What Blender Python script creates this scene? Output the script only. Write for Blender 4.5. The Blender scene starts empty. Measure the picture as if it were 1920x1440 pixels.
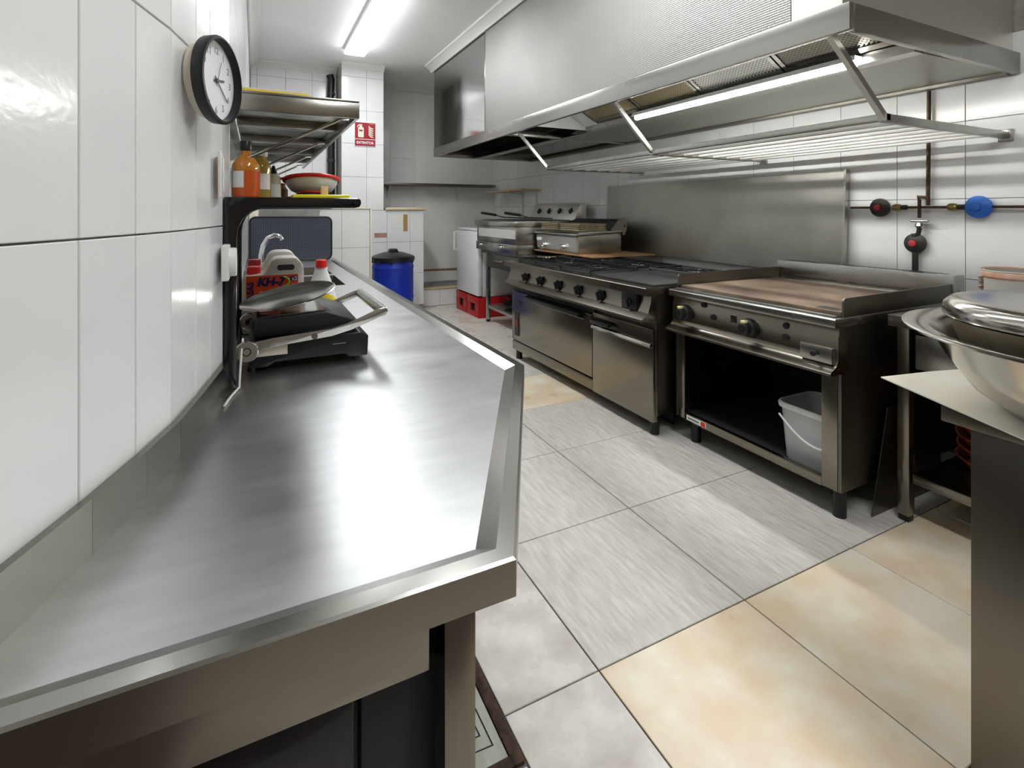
import bpy, bmesh, math, random
from mathutils import Vector, Matrix
random.seed(7)
R = math.radians
scene = bpy.context.scene
C = scene.collection

# ------------------------------------------------------------------ camera, world, exposure
cam_d = bpy.data.cameras.new('camera'); cam = bpy.data.objects.new('camera', cam_d); C.objects.link(cam)
cam.location = (0, 0, 1.31); cam.rotation_euler = (R(90), 0, -math.atan2(480, 964))
cam_d.sensor_width = 36.0; cam_d.lens = 964 / 1920 * 36.0; cam_d.shift_y = -323 / 1920; cam_d.clip_start = 0.02
scene.camera = cam
w = bpy.data.worlds.new('world'); scene.world = w; w.use_nodes = True
w.node_tree.nodes['Background'].inputs[0].default_value = (0.8, 0.9, 1, 1)
w.node_tree.nodes['Background'].inputs[1].default_value = 0.0
vs = scene.view_settings
vs.view_transform = 'Standard'; vs.look = 'None'; vs.gamma = 1.0; vs.use_curve_mapping = False
vs.exposure = 0.68
LAMP = 16.5        # ceiling luminaires, the seen one and the added fill ones
HOODLAMP = 47.0    # tube under the hood

# ------------------------------------------------------------------ materials
def mat(name, col, rough=0.5, metal=0.0, col2=None, scale=8.0, stretch=(1, 1, 1), bump=0.0, bscale=None, bstretch=None,
        rvar=0.0, rnd=False, emit=0.0, trans=0.0, alpha=1.0, ior=1.45, coat=0.0, lo=0.35, hi=0.65, detail=4.0, rstretch=None, rscale=None):
    m = bpy.data.materials.new(name); m.use_nodes = True
    nt = m.node_tree; N = nt.nodes; L = nt.links
    p = N['Principled BSDF']
    p.inputs['Base Color'].default_value = (*col, 1); p.inputs['Roughness'].default_value = rough
    p.inputs['Metallic'].default_value = metal; p.inputs['IOR'].default_value = ior
    if emit: p.inputs['Emission Color'].default_value = (*col, 1); p.inputs['Emission Strength'].default_value = emit
    if trans: p.inputs['Transmission Weight'].default_value = trans
    if alpha < 1: p.inputs['Alpha'].default_value = alpha
    if coat: p.inputs['Coat Weight'].default_value = coat
    if col2 is None and not bump and not rvar: return m
    tc = N.new('ShaderNodeTexCoord'); vec = tc.outputs['Object']
    if rnd:
        oi = N.new('ShaderNodeObjectInfo'); va = N.new('ShaderNodeVectorMath'); va.operation = 'MULTIPLY_ADD'
        cx = N.new('ShaderNodeCombineXYZ')
        for i in range(3): L.new(oi.outputs['Random'], cx.inputs[i])
        va.inputs[1].default_value = (37, 53, 71)
        L.new(cx.outputs[0], va.inputs[0]); L.new(vec, va.inputs[2]); vec = va.outputs[0]
    def noise(sc, st, det=detail):
        mp = N.new('ShaderNodeMapping'); mp.inputs['Scale'].default_value = st; L.new(vec, mp.inputs[0])
        n = N.new('ShaderNodeTexNoise'); n.inputs['Scale'].default_value = sc; n.inputs['Detail'].default_value = det
        L.new(mp.outputs[0], n.inputs['Vector']); return n
    if col2 is not None:
        n = noise(scale, stretch); r = N.new('ShaderNodeValToRGB')
        r.color_ramp.elements[0].position = lo; r.color_ramp.elements[1].position = hi
        r.color_ramp.elements[0].color = (*col, 1); r.color_ramp.elements[1].color = (*col2, 1)
        L.new(n.outputs[0], r.inputs[0]); L.new(r.outputs[0], p.inputs['Base Color'])
    if rvar:
        n = noise(rscale or scale, rstretch or stretch); mr = N.new('ShaderNodeMapRange')
        mr.inputs['From Min'].default_value = 0.3; mr.inputs['From Max'].default_value = 0.7
        mr.inputs['To Min'].default_value = max(0.02, rough - rvar); mr.inputs['To Max'].default_value = rough + rvar
        L.new(n.outputs[0], mr.inputs[0]); L.new(mr.outputs[0], p.inputs['Roughness'])
    if bump:
        n = noise(bscale or scale, bstretch or stretch); b = N.new('ShaderNodeBump')
        b.inputs['Strength'].default_value = bump; b.inputs['Distance'].default_value = 0.004
        L.new(n.outputs[0], b.inputs['Height']); L.new(b.outputs[0], p.inputs['Normal'])
    return m

M = {}
M['tile'] = mat('white_glazed_tile', (0.82, 0.83, 0.83), 0.16, col2=(0.86, 0.87, 0.86), scale=3, bump=0.10, bscale=60, rnd=True)
M['grout'] = mat('grey_grout', (0.30, 0.28, 0.26), 0.9, col2=(0.42, 0.40, 0.37), scale=12)
M['plaster'] = mat('cream_plaster', (0.92, 0.92, 0.88), 0.75, col2=(0.88, 0.88, 0.84), scale=2.5, bump=0.05, bscale=30)
M['brown_wall'] = mat('brown_wall_paint', (0.36, 0.29, 0.22), 0.6)
M['ceil'] = mat('white_ceiling_paint', (0.93, 0.93, 0.93), 0.7, col2=(0.90, 0.90, 0.90), scale=2)
M['cornice'] = mat('white_moulding', (0.80, 0.80, 0.78), 0.45)
M['trim_cream'] = mat('cream_edge_trim', (0.80, 0.74, 0.60), 0.4)
M['floor_base'] = mat('floor_mortar', (0.11, 0.09, 0.08), 0.9, col2=(0.22, 0.18, 0.16), scale=10)
M['tile_grey'] = mat('grey_slate_effect_tile', (0.56, 0.53, 0.48), 0.42, col2=(0.76, 0.735, 0.68), scale=9, stretch=(7, 1.1, 1),
                     bump=1.0, bscale=15, bstretch=(4.2, 0.75, 1), rnd=True, lo=0.28, hi=0.72, detail=4)
M['tile_beige'] = mat('beige_marble_tile', (0.82, 0.66, 0.45), 0.32, col2=(0.93, 0.86, 0.70), scale=5.5, bump=0.04, bscale=60, rnd=True, lo=0.36, hi=0.64, detail=10, rvar=0.05)
M['tile_pale'] = mat('pale_grey_marble_tile', (0.56, 0.51, 0.475), 0.26, col2=(0.88, 0.84, 0.80), scale=8, bump=0.05, bscale=40, rnd=True, lo=0.25, hi=0.75, detail=10, rvar=0.05)
M['tile_cream'] = mat('pale_cream_tile', (0.70, 0.66, 0.57), 0.30, col2=(0.80, 0.765, 0.68), scale=4, rnd=True, rvar=0.06)
M['hatch_tile'] = mat('green_grey_hatch_tile', (0.40, 0.43, 0.35), 0.5, col2=(0.58, 0.60, 0.52), scale=9, stretch=(2, .6, 1), bump=0.5, bscale=12)
M['rust'] = mat('rusty_iron_frame', (0.035, 0.02, 0.015), 0.8, col2=(0.10, 0.05, 0.03), scale=40)
M['steel'] = mat('brushed_stainless', (0.42, 0.415, 0.385), 0.27, 1.0, rvar=0.025, scale=2.5, detail=2)
M['steel_light'] = mat('pale_satin_stainless', (0.78, 0.77, 0.71), 0.45, 1.0, rvar=0.03, scale=2, detail=2)
M['worktop'] = mat('scratched_stainless_worktop', (0.50, 0.505, 0.51), 0.36, 1.0, col2=(0.59, 0.595, 0.60), scale=11, stretch=(1, 3.2, 1), rvar=0.03,
                   rscale=5, rstretch=(1, 2, 1), detail=9, lo=.2, hi=.8, bump=0.05, bscale=130, bstretch=(.2, 1.8, 1))
M['steel_edge'] = mat('folded_stainless_edge', (0.40, 0.40, 0.37), 0.20, 1.0, rvar=0.02, scale=3, detail=2)
M['steel_reflect_dark'] = mat('stainless_dark_reflection', (0.22, 0.22, 0.185), 0.24, 1.0, rvar=0.03, scale=3, detail=2)  # worktop steel with the dark reflected range put into its colour
M['steel_warm'] = mat('warm_stainless_front', (0.25, 0.225, 0.185), 0.24, 1.0, col2=(0.29, 0.265, 0.22), scale=2, stretch=(1, .4, 2), rvar=0.03, detail=2)
M['steel_dark'] = mat('dull_stainless', (0.17, 0.157, 0.135), 0.36, 1.0, col2=(0.20, 0.187, 0.16), scale=2, rvar=0.03, detail=2)
M['steel_polish'] = mat('polished_stainless', (0.50, 0.48, 0.435), 0.15, 1.0, rvar=0.02, scale=3, detail=2)
M['steel_film'] = mat('mirror_stainless_with_film', (0.55, 0.55, 0.55), 0.12, 1.0, bump=0.35, bscale=2.2, rvar=0.05, scale=4)
M['steel_splash'] = mat('greasy_stainless_splash', (0.31, 0.30, 0.26), 0.36, 1.0, col2=(0.40, 0.39, 0.35), scale=2.2, rvar=0.07, detail=4)
M['badge'] = mat('pale_satin_metal', (0.84, 0.84, 0.81), 0.36, 0.7)
M['chrome'] = mat('chrome', (0.8, 0.8, 0.8), 0.06, 1.0)
M['iron'] = mat('black_cast_iron', (0.030, 0.030, 0.030), 0.30, 0.6, bump=0.06, bscale=60)
M['plate_iron'] = mat('dark_grey_hotplate', (0.055, 0.055, 0.055), 0.55, 0.5, bump=0.1, bscale=90)
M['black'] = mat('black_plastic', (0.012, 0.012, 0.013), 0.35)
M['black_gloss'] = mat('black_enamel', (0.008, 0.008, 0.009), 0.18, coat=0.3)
M['dark_in'] = mat('dark_steel_painted_shade', (0.05, 0.05, 0.05), 0.6, 0.5)  # plain dark steel; inside open cabinets its blackness is painted shade
M['dark_grey'] = mat('dark_grey_plastic', (0.04, 0.04, 0.042), 0.5)
M['griddle'] = mat('rusty_griddle_plate', (0.085, 0.056, 0.038), 0.55, 0.15, col2=(0.25, 0.18, 0.125), scale=6, stretch=(1, .6, 1), rvar=0.08, detail=8, lo=.3, hi=.7)
M['white_pl'] = mat('white_plastic', (0.82, 0.82, 0.80), 0.35)
M['white_enamel'] = mat('white_enamel', (0.78, 0.79, 0.80), 0.25)
M['cream_pl'] = mat('aged_cream_plastic', (0.74, 0.66, 0.54), 0.4)
M['yellow'] = mat('yellow_plastic', (0.90, 0.80, 0.02), 0.4)
M['yellow2'] = mat('yellow_print', (0.86, 0.62, 0.02), 0.4)
M['red'] = mat('red_plastic', (0.75, 0.02, 0.015), 0.35)
M['red_dark'] = mat('dark_red_plastic', (0.42, 0.012, 0.02), 0.35)
M['crate'] = mat('red_crate_plastic', (0.48, 0.008, 0.015), 0.4)
M['blue'] = mat('blue_barrel_plastic', (0.008, 0.035, 0.42), 0.38)
M['blue2'] = mat('blue_painted_metal', (0.03, 0.16, 0.62), 0.4)
M['sign_red'] = mat('sign_crimson', (0.36, 0.008, 0.025), 0.4)
M['sign_pale'] = mat('sign_pale_yellow', (0.80, 0.80, 0.64), 0.5)
M['label_red'] = mat('label_orange_red', (0.82, 0.07, 0.015), 0.4)
M['label_blue'] = mat('label_navy', (0.02, 0.015, 0.10), 0.4)
M['label_green'] = mat('label_lime', (0.35, 0.62, 0.03), 0.4)
M['white'] = mat('white_print', (0.85, 0.85, 0.83), 0.5)
M['clock_ink'] = mat('reflection_greyed_print', (0.28, 0.29, 0.30), 0.5)  # print lightened for the reflection washing over the clock face
M['ink'] = mat('grey_ink', (0.10, 0.10, 0.11), 0.5)
M['hdpe'] = mat('milky_plastic', (0.62, 0.59, 0.52), 0.42)
M['wood'] = mat('pale_wood', (0.60, 0.42, 0.22), 0.55, col2=(0.68, 0.52, 0.32), scale=6, stretch=(1, 6, 1))
M['wood_brown'] = mat('brown_wood', (0.30, 0.16, 0.07), 0.5, col2=(0.38, 0.22, 0.11), scale=6, stretch=(6, 1, 1))
M['terra'] = mat('glazed_terracotta', (0.22, 0.045, 0.02), 0.25, col2=(0.32, 0.08, 0.035), scale=12)
M['terra_dry'] = mat('raw_terracotta', (0.40, 0.20, 0.13), 0.7, col2=(0.55, 0.35, 0.26), scale=15)
M['pot_grey'] = mat('grey_pot_with_red_stain', (0.42, 0.41, 0.37), 0.5, col2=(0.55, 0.16, 0.10), scale=6, lo=.52, hi=.62)
M['pan'] = mat('stained_pan_steel', (0.42, 0.37, 0.28), 0.3, 1.0, col2=(0.58, 0.53, 0.44), scale=7, rvar=0.08)
M['paper'] = mat('cream_cardboard_sheet', (0.80, 0.75, 0.61), 0.55, col2=(0.88, 0.85, 0.75), scale=5)
M['copper'] = mat('brown_gas_pipe', (0.05, 0.03, 0.02), 0.45, 0.6, col2=(0.12, 0.065, 0.035), scale=30)
M['brass'] = mat('aged_brass', (0.32, 0.24, 0.09), 0.4, 0.8)
M['brass_pale'] = mat('grease_yellowed_wire', (0.62, 0.54, 0.36), 0.4, 0.7)
M['hood_in'] = mat('greenish_hood_underside', (0.40, 0.40, 0.36), 0.45, 0.8)
M['clock_face'] = mat('clock_face_white', (0.80, 0.83, 0.83), 0.5)
M['clear'] = mat('clear_glass', (1, 1, 1), 0.0, trans=1.0, ior=1.06)
M['bucket'] = mat('translucent_grey_bucket', (0.78, 0.80, 0.82), 0.35, alpha=0.6)
M['bucket_rim'] = mat('translucent_white_rim', (0.75, 0.76, 0.76), 0.35)
M['orange'] = mat('orange_red_sauce', (0.62, 0.10, 0.01), 0.12, coat=0.6)
M['orange2'] = mat('amber_glass', (0.55, 0.20, 0.02), 0.10, coat=0.6)
M['olive'] = mat('olive_oil_glass', (0.36, 0.26, 0.05), 0.15, coat=0.5)
M['brown'] = mat('brown_ceramic', (0.28, 0.13, 0.05), 0.4)
M['lamp'] = mat('lit_diffuser', (0.965, 0.985, 1.0), 0.4, emit=LAMP)
M['fill_mid'] = mat('fill_diffuser_mid', (0.965, 0.985, 1.0), 0.4, emit=LAMP * 0.85)
M['fill_near'] = mat('fill_diffuser_near', (0.965, 0.985, 1.0), 0.4, emit=LAMP * 1.15)
M['hoodlamp'] = mat('lit_hood_tube', (1.0, 0.99, 0.95), 0.4, emit=HOODLAMP)
M['gas_blk'] = mat('dark_regulator_metal', (0.05, 0.045, 0.045), 0.5, 0.4)
M['red_paint'] = mat('red_cap_paint', (0.50, 0.04, 0.04), 0.45)
M['pointer'] = mat('yellowed_knob_mark', (0.75, 0.66, 0.30), 0.4)
M['tape'] = mat('brown_tape', (0.42, 0.25, 0.10), 0.5)
M['strain'] = mat('pale_grey_wire_gauze', (0.78, 0.77, 0.75), 0.5, 0.0, col2=(0.88, 0.87, 0.85), scale=14)
M['cloth'] = mat('dull_grey_sheet_metal', (0.26, 0.27, 0.26), 0.5, 0.6, col2=(0.40, 0.41, 0.39), scale=5)

# mesh screen: dark blue-grey glass with a fine woven grid
def mesh_screen_mat():
    m = mat('blue_grey_mesh_glass', (0.07, 0.085, 0.125), 0.3, alpha=0.88)
    nt = m.node_tree; N = nt.nodes; L = nt.links; p = N['Principled BSDF']
    tc = N.new('ShaderNodeTexCoord'); s = N.new('ShaderNodeSeparateXYZ'); L.new(tc.outputs['Object'], s.inputs[0])
    def band(o, f):
        a = N.new('ShaderNodeMath'); a.operation = 'MULTIPLY'; a.inputs[1].default_value = f; L.new(o, a.inputs[0])
        b = N.new('ShaderNodeMath'); b.operation = 'SINE'; L.new(a.outputs[0], b.inputs[0]); return b.outputs[0]
    a = N.new('ShaderNodeMath'); a.operation = 'MAXIMUM'; L.new(band(s.outputs[0], 380), a.inputs[0]); L.new(band(s.outputs[2], 380), a.inputs[1])
    r = N.new('ShaderNodeValToRGB'); r.color_ramp.elements[0].color = (0.03, 0.038, 0.06, 1); r.color_ramp.elements[1].color = (0.11, 0.12, 0.145, 1)
    r.color_ramp.elements[0].position = 0.45; r.color_ramp.elements[1].position = 1.0
    L.new(a.outputs[0], r.inputs[0]); L.new(r.outputs[0], p.inputs['Base Color']); return m
M['screen'] = mesh_screen_mat()

# hood panel: embossed stainless, raised diagonal dimples
def emboss_mat():
    m = mat('embossed_stainless_panel', (0.35, 0.35, 0.335), 0.46, 1.0)
    nt = m.node_tree; N = nt.nodes; L = nt.links; p = N['Principled BSDF']
    tc = N.new('ShaderNodeTexCoord'); s = N.new('ShaderNodeSeparateXYZ'); L.new(tc.outputs['Object'], s.inputs[0])
    def mth(op, a, b):
        n = N.new('ShaderNodeMath'); n.operation = op
        for i, v in enumerate((a, b)):
            if v is None: continue
            if isinstance(v, (int, float)): n.inputs[i].default_value = v
            else: L.new(v, n.inputs[i])
        return n.outputs[0]
    u = mth('ADD', s.outputs[1], s.outputs[2]); v = mth('SUBTRACT', s.outputs[1], s.outputs[2])
    h = mth('MULTIPLY', mth('SINE', mth('MULTIPLY', u, 300), None), mth('SINE', mth('MULTIPLY', v, 300), None))
    nz = N.new('ShaderNodeTexNoise'); nz.inputs['Scale'].default_value = 1.3; L.new(tc.outputs['Object'], nz.inputs['Vector'])
    rr = N.new('ShaderNodeMapRange'); rr.inputs['From Min'].default_value = .3; rr.inputs['From Max'].default_value = .7
    rr.inputs['To Min'].default_value = .44; rr.inputs['To Max'].default_value = .56; L.new(nz.outputs[0], rr.inputs[0]); L.new(rr.outputs[0], p.inputs['Roughness'])
    b = N.new('ShaderNodeBump'); b.inputs['Strength'].default_value = 0.5; b.inputs['Distance'].default_value = 0.0015
    L.new(h, b.inputs['Height']); L.new(b.outputs[0], p.inputs['Normal']); return m
M['emboss'] = emboss_mat()

# ------------------------------------------------------------------ geometry helpers
O = {}                       # object name -> world origin (things are built in world coordinates)
def box(bm, x0, x1, y0, y1, z0, z1, bev=0.0, seg=2):
    t = bmesh.new(); v = [t.verts.new(c) for c in ((x0,y0,z0),(x1,y0,z0),(x1,y1,z0),(x0,y1,z0),(x0,y0,z1),(x1,y0,z1),(x1,y1,z1),(x0,y1,z1))]
    for f in ((3,2,1,0),(4,5,6,7),(0,1,5,4),(1,2,6,5),(2,3,7,6),(3,0,4,7)): t.faces.new([v[i] for i in f])
    if bev: bmesh.ops.bevel(t, geom=t.edges[:], offset=bev, segments=seg, profile=0.5, affect='EDGES')
    merge(bm, t); return bm
def merge(bm, t, mtx=None):
    if mtx is not None: bmesh.ops.transform(t, matrix=mtx, verts=t.verts)
    me = bpy.data.meshes.new('tmp'); t.to_mesh(me); t.free(); bm.from_mesh(me); bpy.data.meshes.remove(me)
def prism(bm, pts, axis, a0, a1, bev=0.0):
    t = bmesh.new()
    def P(p, a): return {'x': (a, p[0], p[1]), 'y': (p[0], a, p[1]), 'z': (p[0], p[1], a)}[axis]
    lo = [t.verts.new(P(p, a0)) for p in pts]; hi = [t.verts.new(P(p, a1)) for p in pts]; n = len(pts)
    t.faces.new(lo[::-1]); t.faces.new(hi)
    for i in range(n): t.faces.new((lo[i], lo[(i+1) % n], hi[(i+1) % n], hi[i]))
    bmesh.ops.recalc_face_normals(t, faces=t.faces)
    if bev: bmesh.ops.bevel(t, geom=t.edges[:], offset=bev, segments=2, profile=0.5, affect='EDGES')
    merge(bm, t); return bm
def tube(bm, path, r, seg=10, closed=False, rs=None):
    pts = [Vector(p) for p in path]; n = len(pts); t = bmesh.new(); rings = []
    up = None
    for i, p in enumerate(pts):
        a = pts[(i-1) % n] if (closed or i > 0) else p; b = pts[(i+1) % n] if (closed or i < n-1) else p
        d = (b - a).normalized()
        if up is None: up = d.orthogonal().normalized()
        else: up = (up - d * up.dot(d)); up = up.normalized() if up.length > 1e-6 else d.orthogonal().normalized()
        s = d.cross(up); rr = rs[i] if rs else r
        rings.append([t.verts.new(p + (up * math.cos(2*math.pi*k/seg) + s * math.sin(2*math.pi*k/seg)) * rr) for k in range(seg)])
    m = n if closed else n - 1
    for i in range(m):
        A, B = rings[i], rings[(i+1) % n]
        for k in range(seg): t.faces.new((A[k], A[(k+1) % seg], B[(k+1) % seg], B[k]))
    if not closed: t.faces.new(rings[0][::-1]); t.faces.new(rings[-1])
    bmesh.ops.recalc_face_normals(t, faces=t.faces); merge(bm, t); return bm
def lathe(bm, prof, c=(0, 0, 0), seg=32, axis='z', sx=1.0, sy=1.0):
    t = bmesh.new(); rings = []
    for r, z in prof:
        if r < 1e-6: rings.append([t.verts.new((0, 0, z))])
        else: rings.append([t.verts.new((r*math.cos(2*math.pi*k/seg)*sx, r*math.sin(2*math.pi*k/seg)*sy, z)) for k in range(seg)])
    for A, B in zip(rings, rings[1:]):
        for k in range(seg):
            q = [A[k % len(A)], A[(k+1) % len(A)], B[(k+1) % len(B)], B[k % len(B)]]
            u = []
            for v in q:
                if v not in u: u.append(v)
            if len(u) > 2: t.faces.new(u)
    bmesh.ops.recalc_face_normals(t, faces=t.faces)
    rot = {'z': Matrix(), 'x': Matrix.Rotation(R(90), 4, 'Y'), '-x': Matrix.Rotation(R(-90), 4, 'Y'), 'y': Matrix.Rotation(R(-90), 4, 'X'), '-y': Matrix.Rotation(R(90), 4, 'X')}[axis]
    merge(bm, t, Matrix.Translation(c) @ rot); return bm
def cyl(bm, c, r, h, axis='z', seg=20, bev=0.0):
    b = min(bev, r*.5); return lathe(bm, [(0, 0), (r-b, 0), (r, b), (r, h-b), (r-b, h), (0, h)] if b else [(0, 0), (r, 0), (r, h), (0, h)], c, seg, axis)
def quad_sheet(bm, pts):
    bm.faces.new([bm.verts.new(p) for p in pts]); return bm
def rrect(x0, x1, y0, y1, r, n=5):
    out = []
    for cx, cy, a in ((x1-r, y1-r, 0), (x0+r, y1-r, 90), (x0+r, y0+r, 180), (x1-r, y0+r, 270)):
        for k in range(n+1): out.append((cx + r*math.cos(R(a+90*k/n)), cy + r*math.sin(R(a+90*k/n))))
    return out
def NB(): return bmesh.new()
def link(name, me, parent=None):
    o = bpy.data.objects.new(name, me); C.objects.link(o)
    if parent is not None: o.parent = parent
    return o
def obj(name, bm, m, parent=None, loc=None, local=False, smooth=True):
    """one mesh object; vertices are given in world space and made relative to the thing's base"""
    org = Vector((0, 0, 0)) if local else (O[parent.name] if parent is not None else Vector(loc or (0, 0, 0)))
    if not local: bmesh.ops.translate(bm, vec=-org, verts=bm.verts)
    me = bpy.data.meshes.new(name); bm.to_mesh(me); bm.free()
    me.materials.append(M[m] if isinstance(m, str) else m)
    if smooth:
        for p in me.polygons: p.use_smooth = True
        me.set_sharp_from_angle(angle=R(33))
    o = link(name, me, parent)
    if parent is None and not local: o.location = org
    O[o.name] = org if not local else Vector((0, 0, 0))
    return o
def tag(o, label, cat, group=None):
    o['label'] = label; o['category'] = cat
    if group: o['group'] = group
    return o
def struct(o): o['kind'] = 'structure'; return o
def thing(name, label, cat, loc, group=None, rot=None):
    o = bpy.data.objects.new(name, None); C.objects.link(o); o.empty_display_size = 0.05
    o.location = loc
    if rot is not None: o.rotation_euler = rot
    O[o.name] = Vector(loc); return tag(o, label, cat, group)
def text_bm(body, size, mtx, extrude=0.0004, offset=0.0, sx=1.0):
    cu = bpy.data.curves.new('txt', 'FONT'); cu.body = body; cu.size = size; cu.extrude = extrude; cu.offset = offset
    cu.align_x = 'CENTER'; cu.align_y = 'CENTER'; cu.resolution_u = 3
    o = bpy.data.objects.new('txt', cu); C.objects.link(o)
    dg = bpy.context.evaluated_depsgraph_get(); me = bpy.data.meshes.new_from_object(o.evaluated_get(dg))
    bm = bmesh.new(); bm.from_mesh(me); bpy.data.objects.remove(o); bpy.data.curves.remove(cu); bpy.data.meshes.remove(me)
    bmesh.ops.transform(bm, matrix=mtx @ Matrix.Diagonal((sx, 1, 1, 1)), verts=bm.verts); return bm
def frame_mtx(o, x, y):
    x = Vector(x).normalized(); y = Vector(y).normalized(); z = x.cross(y)
    return Matrix(((x.x, y.x, z.x, o[0]), (x.y, y.y, z.y, o[1]), (x.z, y.z, z.z, o[2]), (0, 0, 0, 1)))
FACE_Y = ((1, 0, 0), (0, 0, 1))      # writing that faces -y
FACE_X = ((0, -1, 0), (0, 0, 1))     # writing that faces -x

CEIL = 3.15; XR = 3.40; YB = 7.50; YL = 7.00
# ------------------------------------------------------------------ the room
wall_pts = [(-1.35, -2.0), (-0.426, 0.34), (-0.372, 0.48), (-0.318, 0.62), (-0.264, 0.76), (-0.217, 0.895), (-0.1765, 1.03), (-0.1433, 1.155),
            (-0.117, 1.31), (-0.099, 1.43), (-0.081, 1.55), (-0.068, 1.67), (-0.066, YL)]
bm = NB(); back = [(x - 0.2, y) for x, y in wall_pts]
prism(bm, [(x - .009, y) for x, y in wall_pts] + back[::-1], 'z', 0, CEIL + .1)
wall_left = struct(obj('wall_left', bm, 'grout', smooth=False))
ROWS = [0.508, 0.89, 1.272, 1.654, 2.036, 2.418, 2.80, 3.15]
def tile_between(p, q, z0, z1, parent, g=0.0016, th=0.008, me=None):
    a = Vector((*p, 0)); b = Vector((*q, 0)); d = (b - a); Ln = d.length; d.normalize(); n = Vector((d.y, -d.x, 0))
    if me is None:
        bm = NB(); box(bm, g, Ln - g, -th, 0, g, z1 - z0 - g, 0.0012, 1)
        me = bpy.data.meshes.new('tile'); bm.to_mesh(me); bm.free(); me.materials.append(M['tile'])
    o = link('tile', me, parent)
    o.matrix_local = Matrix(((d.x, -n.x * -1, 0, a.x), (d.y, n.y, 0, a.y), (0, 0, 1, z0), (0, 0, 0, 1)))
    return me
segs = list(zip(wall_pts[1:-1], wall_pts[2:-1]))
for p, q in segs:
    cache = {}
    for z0, z1 in zip(ROWS, ROWS[1:]):
        k = round(z1 - z0, 3); cache[k] = tile_between(p, q, z0, z1, wall_left, me=cache.get(k))
cache = {}; y = 1.67
while y < YL - .05:
    y1 = min(y + 0.31, YL - .01)
    for z0, z1 in zip(ROWS[1:], ROWS[2:]):
        k = (round(z1 - z0, 3), round(y1 - y, 2)); cache[k] = tile_between((-0.067, y), (-0.067, y1), z0, z1, wall_left, me=cache.get(k))
    y = y1
# right wall
wall_right = struct(obj('wall_right', box(NB(), XR + .009, XR + .2, -2.0, YB + .2, 0, CEIL + .1), 'grout', smooth=False))
cache = {}; RROWS = [0.53, 0.95, 1.38, 1.795, 2.21]
y0 = 0.40; cols = [y0]
while cols[-1] < YB - .02: cols.append(min(cols[-1] + 0.3275, YB))
for ya, yb in zip(cols, cols[1:]):
    for z0, z1 in zip(RROWS, RROWS[1:]):
        k = (round(z1 - z0, 3), round(yb - ya, 3)); cache[k] = tile_between((XR, yb), (XR, ya), z0, z1, wall_right, me=cache.get(k))
# back wall: cream plaster on the right, tiles on the left, pillar and low box in front
bm = NB(); box(bm, 1.40, XR + .2, YB, YB + .2, 0, CEIL + .1)
wall_back = struct(obj('wall_back', bm, 'plaster', smooth=False))
def tile_patch(parent, xs, zs, yf):
    cache = {}
    for xa, xb in zip(xs, xs[1:]):
        for z0, z1 in zip(zs, zs[1:]):
            k = (round(z1 - z0, 3), round(xb - xa, 3)); cache[k] = tile_between((xa, yf), (xb, yf), z0, z1, parent, me=cache.get(k))
tile_patch(wall_back, [1.465, 1.75, 2.12], [1.34, 1.70, 2.10, 2.50, 2.90, 3.12], YB - .009)
bm = NB(); box(bm, -.26, .96, YL + .009, YL + .2, 0, CEIL + .1)
wall_recess = struct(obj('wall_back_left', bm, 'grout', smooth=False))
tile_patch(wall_recess, [-.062, .01, .33, .64, .935], [1.30, 1.72, 2.14, 2.56, 2.98, 3.12], YL)
bm = NB(); box(bm, .94, 1.46, 6.609, YB, 1.33, CEIL + .05); box(bm, .94, 1.985, 6.609, YB, 0, 1.329)
wall_pillar = struct(obj('wall_pillar', bm, 'grout', smooth=False))
tile_patch(wall_pillar, [.942, 1.245, 1.458], [1.33, 1.745, 2.16, 2.575, 2.99, 3.12], 6.60)
tile_patch(wall_pillar, [.942, 1.265, 1.50, 1.80, 1.983], [0.09, 0.505, 0.92, 1.328], 6.60)
bm = NB(); box(bm, -.062, 1.062, 5.459, 5.60, 0, 1.335)
wall_half = struct(obj('wall_half', bm, 'grout', smooth=False))
tile_patch(wall_half, [-.06, .22, .50, .78, 1.060], [0.10, 0.52, 0.94, 1.334], 5.45)
bm = NB(); box(bm, -.062, 1.075, 5.44, 5.61, 1.336, 1.358, .004); box(bm, 1.063, 1.078, 5.44, 5.61, 0, 1.336, .003)
struct(obj('trim_1', bm, 'trim_cream'))
# wall behind the camera
struct(obj('wall_behind', box(NB(), -1.6, XR + .2, -2.2, -2.0, 0, CEIL + .1), 'brown_wall', smooth=False))
struct(obj('ceiling', box(NB(), -1.6, XR + .2, -2.2, YB + .2, CEIL, CEIL + .1), 'ceil', smooth=False))
# cornices
def cornice_prof(s=1.0): return [(0, 0), (0, -.085*s), (.012*s, -.085*s), (.016*s, -.065*s), (.035*s, -.045*s), (.06*s, -.022*s), (.075*s, -.018*s), (.08*s, 0)]
bm = NB(); prism(bm, [(1.985 - a, CEIL + b) for a, b in cornice_prof(1.1)], 'y', 1.40, 6.27)
struct(obj('trim_2', bm, 'cornice'))
bm = NB(); prism(bm, [(YL - a, CEIL + b) for a, b in cornice_prof(.8)], 'x', -.06, .935)
prism(bm, [(6.598 - a, CEIL + b) for a, b in cornice_prof(.7)], 'x', .94, 1.462); prism(bm, [(YB - .02 - a, CEIL + b) for a, b in cornice_prof(.8)], 'x', 1.465, 3.39)
prism(bm, [(-.065 + a, CEIL + b) for a, b in cornice_prof(1.2)], 'y', 1.7, YL)
struct(obj('trim_3', bm, 'cornice'))
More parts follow.
